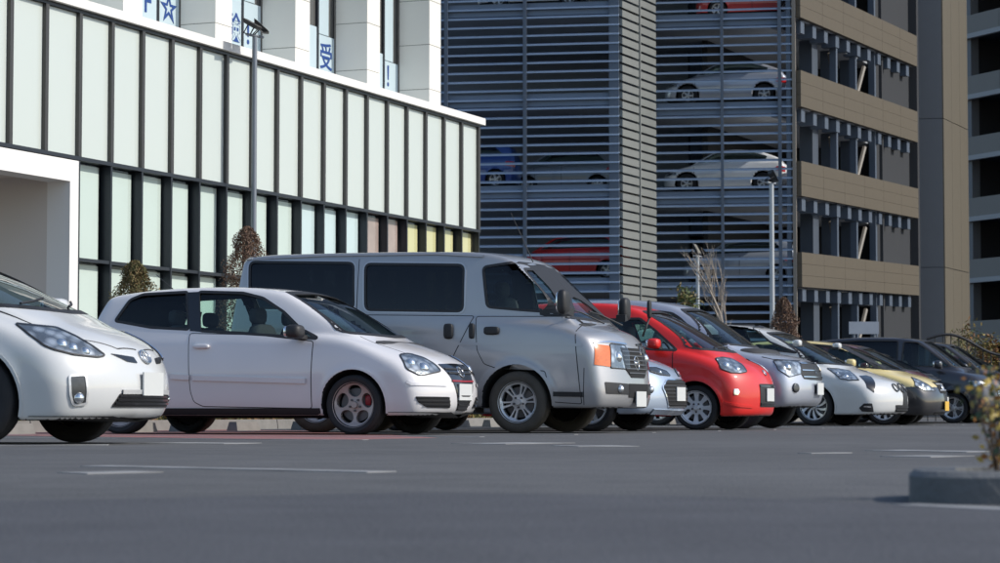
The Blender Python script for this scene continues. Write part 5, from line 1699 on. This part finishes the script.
def red_car():
    T = 1.42
    loc, hd = place(697, 29.2, T)
    b = Body(W=.835, wb=2.42, T=T, rw=.285, R=.335, zb=.17, cf=.26, pf=2.4, tf=.045, tx=.1, kl=.024, ks=.045,
             low=[(.66, .15), (.74, .21), (.765, .38), (.76, .55), (.70, .73), (.55, .86), (.22, .97), (-.3, 1.06), (-1.0, 1.09), (-3.0, 1.12), (-3.1, .9), (-3.1, .4), (-3.05, .15)],
             cab=[(.55, .82), (-.62, 1.52), (-1.0, 1.64), (-1.6, 1.685), (-2.4, 1.67), (-2.95, 1.60), (-3.15, .9)], Wc=.765, tum=.22, tc=.10, belt=1.04, cw=.2, flare=.02)
    c = Car('tall_compact_car', 'bright red tall compact car with silver hubcaps', 'car', b, loc, hd, P_RED, h=.028)
    sw = c.sp([(622, 319), (640, 318.5), (656, 331), (677, 350.5), (650, 349), (605, 346), (600, 320)], .03)
    c.shell([sw, round_poly([(-1.45, 1.09), (-1.45, 1.50), (-2.2, 1.50), (-2.6, 1.45), (-2.75, 1.12)], .05)], c.screen_poly(1.53, 1.015, .56, .69))
    c.arches()
    zs = lambda py: .23 + (412 - py) / 80
    c.headlight([(715, 358.5), (722, 357.5), (731, 359), (742, 365), (747, 372), (740, 373.5), (731, 373), (720.5, 369)], .8, [(726, 364.5, .06), (737, 369, .05)], M_REFLECTOR, .025)
    for sd in (-1, 1):
        o = c.patch('bumper_lamp', c.op([(734, 389), (738, 389), (739.5, 392), (738, 395), (734, 395)], .8, .01), 'obl', M_CHROME, off=.008, side=sd, phi=.8, grid=.03)
        c.strip('bumper_fold', c.op([(724, 403), (740, 406), (752, 407)], .8, 0), 'obl', P_RED, w=.03, off=.012, side=sd, phi=.8)
        c.strip('door_gap', [(-.32, .28), (-.28, .6), (-.3, 1.02)], 'side', M_UNDER, w=.009, off=.003, side=sd)
    g = round_poly([(-.33, zs(383.5)), (.33, zs(383.5)), (.33, zs(407)), (-.33, zs(407))], .02)
    c.grille(g, M_TRIM, [zs(386), zs(403.5), zs(405)], M_GLOSSBLACK)
    c.plate(zs(394.5), w=.33, hh=.165, stand=.02)
    c.emblem(0, zs(372), .05, .04, 'oval')
    m = c.at(654, 343.5, -.95)
    c.mirror((m[0], .95, m[2]), (.08, .10, .065), P_RED)
    c.wheels('eight', .215, M_HUBCAP, width=.18)
    c.seats([-.95], [-.36, .36], .42); c.steering(-.5, -.36, .98)
    MB().blob((-.02, 0, .84), (.3, .66, .14), .5, 18).build('dashboard', M_INTERIOR, c.root, smooth=True)
    P = c.project(np.array([(-.45, 1.035), (-.1, 1.05), (.1, 1.06)]), 'front') + np.array([.012, 0, .012])
    MB().tube(P, .010, 6).build('wiper', M_TRIM, c.root)
    return c

def suv():
    T = 1.52
    loc, hd = place(741, 31.9, T)
    b = Body(W=.885, wb=2.67, T=T, rw=.35, R=.42, zb=.29, cf=.24, pf=2.6, tf=.03, tx=.2, kl=.024, ks=.04,
             low=[(.70, .26), (.86, .36), (.90, .52), (.88, .72), (.82, .90), (.62, 1.0), (.1, 1.09), (-.5, 1.15), (-1.0, 1.17), (-3.4, 1.20), (-3.6, 1.0), (-3.6, .5), (-3.5, .26)],
             cab=[(.45, .78), (-.75, 1.66), (-1.05, 1.77), (-1.6, 1.84), (-2.4, 1.845), (-3.2, 1.80), (-3.5, 1.70), (-3.7, .9)], Wc=.80, tum=.2, tc=.1, belt=1.14, cw=.16, flare=.03)
    c = Car('suv', 'silver-blue off-road wagon with round fog lamp parked beside the red car', 'car', b, loc, hd, P_SILVER2, h=.032)
    sw = c.sp([(672, 313), (680, 318), (706, 343), (640, 342), (600, 340), (600, 308), (640, 309)], .04)
    c.shell([sw], c.screen_poly(1.67, 1.155, .60, .74))
    c.arches(w=.035, off=.012)
    zs = lambda py: .23 + (412 - py) / 75
    c.headlight([(773, 361), (785, 360.5), (798, 362), (801, 374), (789, 377), (778, 370)], .75, [(788, 367, .065)], M_REFLECTOR, .02)
    g = c.fp([(799, 363), (806, 362), (811, 362), (811, 380), (804, 379), (801, 374)], True, .012)
    gz = [p[1] for p in g]
    go = c.grille(g, M_TRIM, list(np.linspace(min(gz) + .04, max(gz) - .03, 3)), M_CHROME)
    c.emblem(0, zs(370), .07, .07, 'diamonds')
    for sd in (-1, 1):
        P, _ = c.pix([(795.5, 388)])
        p = P[0] * np.array([1, -1 if sd > 0 else 1, 1])
        n = c.b.N(P)[0] * np.array([1, -1 if sd > 0 else 1, 1])
        mb = MB(); q = Vector(n).to_track_quat('Y', 'Z'); vv = MB().lathe([(.0005, .02), (.05, .022), (.062, .018), (.07, -.02)], 24)
        mb.add([Vector(p) + q @ Vector(v) for v in vv.v], vv.f)
        mb.build('fog_light', M_REFLDARK, c.root, smooth=True)
        c.strip('lamp_gap', c.op([(762, 357), (773, 359.5), (800, 361)], .75, 0), 'obl', M_UNDER, w=.01, off=.003, side=sd, phi=.75)
    c.plate(zs(388), stand=.05)
    m = c.at(694, 345, -1.02)
    c.mirror((m[0], 1.02, m[2]), (.09, .1, .085), P_SILVER2)
    c.wheels('six_double', .225, M_ALLOY, width=.235)
    MB().blob((-.05, 0, .98), (.3, .7, .14), .5, 18).build('dashboard', M_INTERIOR, c.root, smooth=True)
    c.seats([-1.0], [-.4, .4], .6)
    return c

def white_wagon():
    T = 1.5
    loc, hd = place(815, 38.7, T, -math.radians(5))
    b = Body(W=.90, wb=2.8, T=T, rw=.325, R=.375, zb=.18, cf=.36, pf=2.2, tf=.04, tx=.2, kl=.024, ks=.045,
             low=[(1.12, .16), (1.26, .22), (1.30, .40), (1.27, .58), (1.16, .73), (.9, .83), (.4, .97), (-.2, 1.06), (-.9, 1.10), (-3.5, 1.13), (-3.7, .9), (-3.7, .4), (-3.6, .16)],
             cab=[(.75, .78), (-.70, 1.54), (-1.15, 1.68), (-1.7, 1.74), (-2.6, 1.74), (-3.3, 1.66), (-3.7, 1.0)], Wc=.82, tum=.26, tc=.1, belt=1.06, cw=.18)
    c = Car('wagon_car', 'white low wagon with swirl-spoke wheels parked between off-roader and cream car', 'car', b, loc, hd, P_PEARL, h=.036)
    sw = c.sp([(713, 324), (740, 324), (757, 329), (770, 342), (797, 353), (760, 349), (720, 346)], .03)
    c.shell([sw, round_poly([(-1.75, 1.12), (-1.7, 1.52), (-2.5, 1.54), (-3.1, 1.45), (-3.25, 1.18)], .05)], c.screen_poly(1.56, 1.02, .60, .74), glass_of={1: G_DARK})
    c.arches()
    zs = lambda py: .23 + (412 - py) / 62.5
    c.headlight([(827, 368.5), (838, 369), (849, 371), (859, 380.5), (850, 380.5), (840, 379)], .85, [(846, 376, .05), (837, 373, .04)], M_REFLECTOR, .01)
    for sd in (-1, 1):
        c.patch('nose_panel', c.op([(859, 376), (866, 375.5), (871, 377), (874, 393), (867, 388)], .85, .01), 'obl', M_GLOSSBLACK, off=.006, side=sd, phi=.85, grid=.03)
        o = c.patch('bumper_intake', c.op([(859, 408), (864, 403.5), (872, 403.5), (873.5, 412), (862, 411.5)], .85, .01), 'obl', M_TRIM, off=.008, side=sd, phi=.85, grid=.03)
        c.strip('fog_lamp', c.op([(864, 406.5), (871, 407)], .85, 0), 'obl', M_CHROME, w=.02, off=.014, side=sd, phi=.85, parent=o)
    lg = c.fp([(879, 405), (897, 404.5), (897, 412), (881, 412.5)], False, .01)
    yy = [p[0] for p in lg]; z0, z1 = zs(412), zs(405)
    o = c.grille(round_poly([(-.34, z1), (.34, z1), (.30, z0), (-.30, z0)], .02), M_TRIM, [zs(407), zs(410)], M_REFLDARK, name='bumper_intake')
    # three rings laid across the nose
    P, _ = c.pix([(877, 384.5), (896, 385)])
    zc = zs(387)
    mb = MB()
    for (y0, ry, rz) in ((-.24, .07, .06), (0, .115, .07), (.24, .07, .06)):
        ring = c.project(np.array([(y0 + ry * math.cos(t), zc + rz * math.sin(t)) for t in np.linspace(0, 2 * math.pi, 25)]), 'front') + np.array([.014, 0, 0])
        mb.tube(ring, .011, 6, cap=False)
    mb.build('emblem', M_REFLDARK, c.root, smooth=True)
    o = c.fp([(900, 387), (905, 388), (907, 400), (906, 412), (901, 411)], False, .01)
    c.grille(o, M_TRIM, [], name='grille')
    m = c.at(797, 343, -1.03)
    c.mirror((m[0], 1.0, m[2]), (.065, .08, .055), P_PEARL)
    c.wheels('swirl', .235, M_ALLOY, width=.205)
    MB().blob((-.02, 0, .88), (.3, .7, .14), .5, 18).build('dashboard', M_INTERIOR, c.root, smooth=True)
    c.seats([-1.1], [-.4, .4], .45)
    return c

def cream_car():
    T = 1.45
    loc, hd = place(884, 41.4, T)
    b = Body(W=.83, wb=2.45, T=T, rw=.30, R=.345, zb=.17, cf=.27, pf=2.4, tf=.045, tx=.1, kl=.024, ks=.04,
             low=[(.80, .15), (.90, .22), (.94, .40), (.92, .56), (.84, .72), (.62, .84), (.15, .95), (-.4, 1.0), (-3.0, 1.05), (-3.2, .9), (-3.2, .4), (-3.1, .15)],
             cab=[(.6, .75), (-.78, 1.41), (-1.15, 1.5), (-1.7, 1.53), (-2.5, 1.50), (-2.95, 1.4), (-3.25, .9)], Wc=.76, tum=.25, tc=.1, belt=.99, cw=.18)
    c = Car('two_tone_car', 'cream yellow car with black front bumper and yellow number plate', 'car', b, loc, hd, P_CREAM, h=.036)
    sw = round_poly([(.0, .99), (-.8, 1.38), (-1.5, 1.44), (-2.3, 1.41), (-2.7, 1.1)], .04)
    c.shell([sw], c.screen_poly(1.42, .965, .55, .68), paint2=P_BLACK, paint2_test=lambda C, N: (C[:, 2] < .66 + .06 * np.clip(-C[:, 0] + .7, 0, 1)) & (C[:, 0] > .28))
    c.arches(P_BLACK)
    zs = lambda py: .23 + (412 - py) / 58.5
    c.headlight([(911, 377.5), (918, 380), (928, 385), (935, 391), (925, 391), (915, 386)], .85, [(922, 385.5, .05)], M_REFLECTOR, .01)
    g = round_poly([(-.30, zs(381.5)), (.30, zs(381.5)), (.24, zs(393)), (-.24, zs(393))], .02)
    c.grille(g, M_UNDER, [zs(384), zs(390)], M_ALLOY)
    c.emblem(0, zs(387.5), .07, .065, 'oval')
    c.plate(zs(406), m=M_PLATEY, stand=.03)
    c.grille(round_poly([(-.45, zs(412)), (.45, zs(412)), (.4, zs(418)), (-.4, zs(418))], .02), M_TRIM, [], name='bumper_intake')
    m = c.at(851, 363, -.97)
    c.mirror((m[0], .97, m[2]), (.085, .1, .07), P_CREAM)
    c.wheels('nine', .215, M_ALLOY, width=.185)
    MB().blob((-.02, 0, .80), (.3, .66, .14), .5, 18).build('dashboard', M_INTERIOR, c.root, smooth=True)
    c.seats([-1.1], [-.36, .36], .36)
    return c

def dark_car(name, label, px, r, pm, tall=0., style='five_wide', wide=.84, fwd=0.):
    T = 1.47
    loc, hd = place(px, r, T)
    t = tall
    b = Body(W=wide, wb=2.55, T=T, rw=.31, R=.355, zb=.18, cf=.27, pf=2.4, tf=.04, tx=.1, kl=.024, ks=.04,
             low=[(.74, .16), (.86, .24), (.90, .42), (.88, .62 + t * .2), (.80, .78 + t * .4), (.6, .88 + t * .5), (.1, .97 + t * .5), (-.4, 1.02 + t * .45), (-3.0, 1.06 + t * .4), (-3.25, .9), (-3.25, .4), (-3.15, .16)],
             cab=[(.6 - t * .5 + fwd, .78 + t * .5), (-.68 + t * .35 + fwd, 1.44 + t), (-1.0 + fwd, 1.52 + t), (-1.6, 1.545 + t), (-2.5, 1.52 + t), (-3.05, 1.44 + t), (-3.3, .9)], Wc=wide - .07, tum=.22 - t * .25, tc=.1, belt=1.0 + t * .4, cw=.17)
    c = Car(name, label, 'car', b, loc, hd, pm, h=.042)
    z0, z1 = 1.03 + t * .5, 1.40 + t
    sw = round_poly([(.0 - t * .2 + fwd, z0 - .01), (-.8 + t * .25 + fwd, z1), (-1.02, z1 + .01), (-1.06, z0)], .04)
    sw2 = round_poly([(-1.14, z0), (-1.14, z1 + .03), (-1.9, z1 + .04), (-2.6, z1 + .01), (-2.75, z0 + .06)], .04)
    c.shell([sw, sw2], c.screen_poly(1.43 + t, 1.0 + t * .5, .56, .69), glass_of={1: G_DARK})
    c.arches()
    h = loc
    for sd in (-1, 1):
        hl = [(.15, .72 + t * .3), (.22, .80 + t * .4), (.50, .78 + t * .4), (.58, .68 + t * .3), (.35, .66 + t * .3)]
        # lamp seen from the front corner
        e = (math.sin(.8), math.cos(.8))
        poly = round_poly([(-.36, .66 + t * .3), (-.36, .76 + t * .4), (.02, .74 + t * .35), (.10, .66 + t * .3)], .02)
        o = c.patch('headlight', poly, 'obl', M_REFLECTOR, off=.006, side=sd, phi=.8, grid=.03)
        c.patch('lens', offset_poly(poly, -.004), 'obl', G_LENS, off=.018, side=sd, phi=.8, grid=.03, parent=o)
    g = round_poly([(-.45, .70 + t * .3), (.45, .70 + t * .3), (.38, .50), (-.38, .50)], .03)
    c.grille(g, M_GLOSSBLACK, [.55, .60, .65], M_CHROME)
    c.grille(round_poly([(-.5, .36), (.5, .36), (.45, .24), (-.45, .24)], .02), M_TRIM, [.3], name='bumper_intake')
    c.plate(.44, stand=.02)
    c.mirror((-.28 + t * .1, wide + .12, 1.06 + t * .5), (.085, .1, .08), pm)
    c.wheels(style, .225, M_ALLOY, width=.2)
    MB().blob((-.02, 0, .82 + t * .5), (.3, .66, .14), .5, 18).build('dashboard', M_INTERIOR, c.root, smooth=True)
    c.seats([-1.0], [-.36, .36], .4 + t * .5)
    c.door([(0, 0)]) if False else None
    for sd in (-1, 1):
        dp = round_poly([(-.30, .28), (-.26, z0 - .05), (-1.07, z0 - .05), (-1.1, .28)], .03)
        o = c.patch('door', offset_poly(dp, -.004), 'side', pm, off=.003, side=sd, grid=.07, skirt=.006)
        c.strip('door_gap', dp, 'side', M_UNDER, w=.009, off=.002, side=sd, parent=o, closed=True)
    return c
hybrid()
compact_hatch()
van()
blue_hatch()
red_car()
suv()
white_wagon()
cream_car()
dark_car('hatchback_car', 'dark plum hatchback almost hidden behind the cream car', 882, 43.9, P_MAROON, 0, 'five_wide', .84, .3)
dark_car('saloon_car', 'black car with sloping bonnet between the cream car and the tall charcoal minivan', 893, 46.3, P_BLACK, -.06, 'five_wide', .84, .4)
dark_car('minivan', 'tall charcoal minivan with long flat roof and bright five-spoke wheel', 953, 48.7, P_NAVY, .26, 'five_wide', .88)
dark_car('minivan', 'black minivan with teal windscreen just beyond the tall charcoal one', 978, 51.3, P_BLACK, .24, 'nine', .88)
dark_car('compact_car', 'dark red car at the far right end of the row', 1003, 54.2, P_MAROON, .02)
deck_cars()
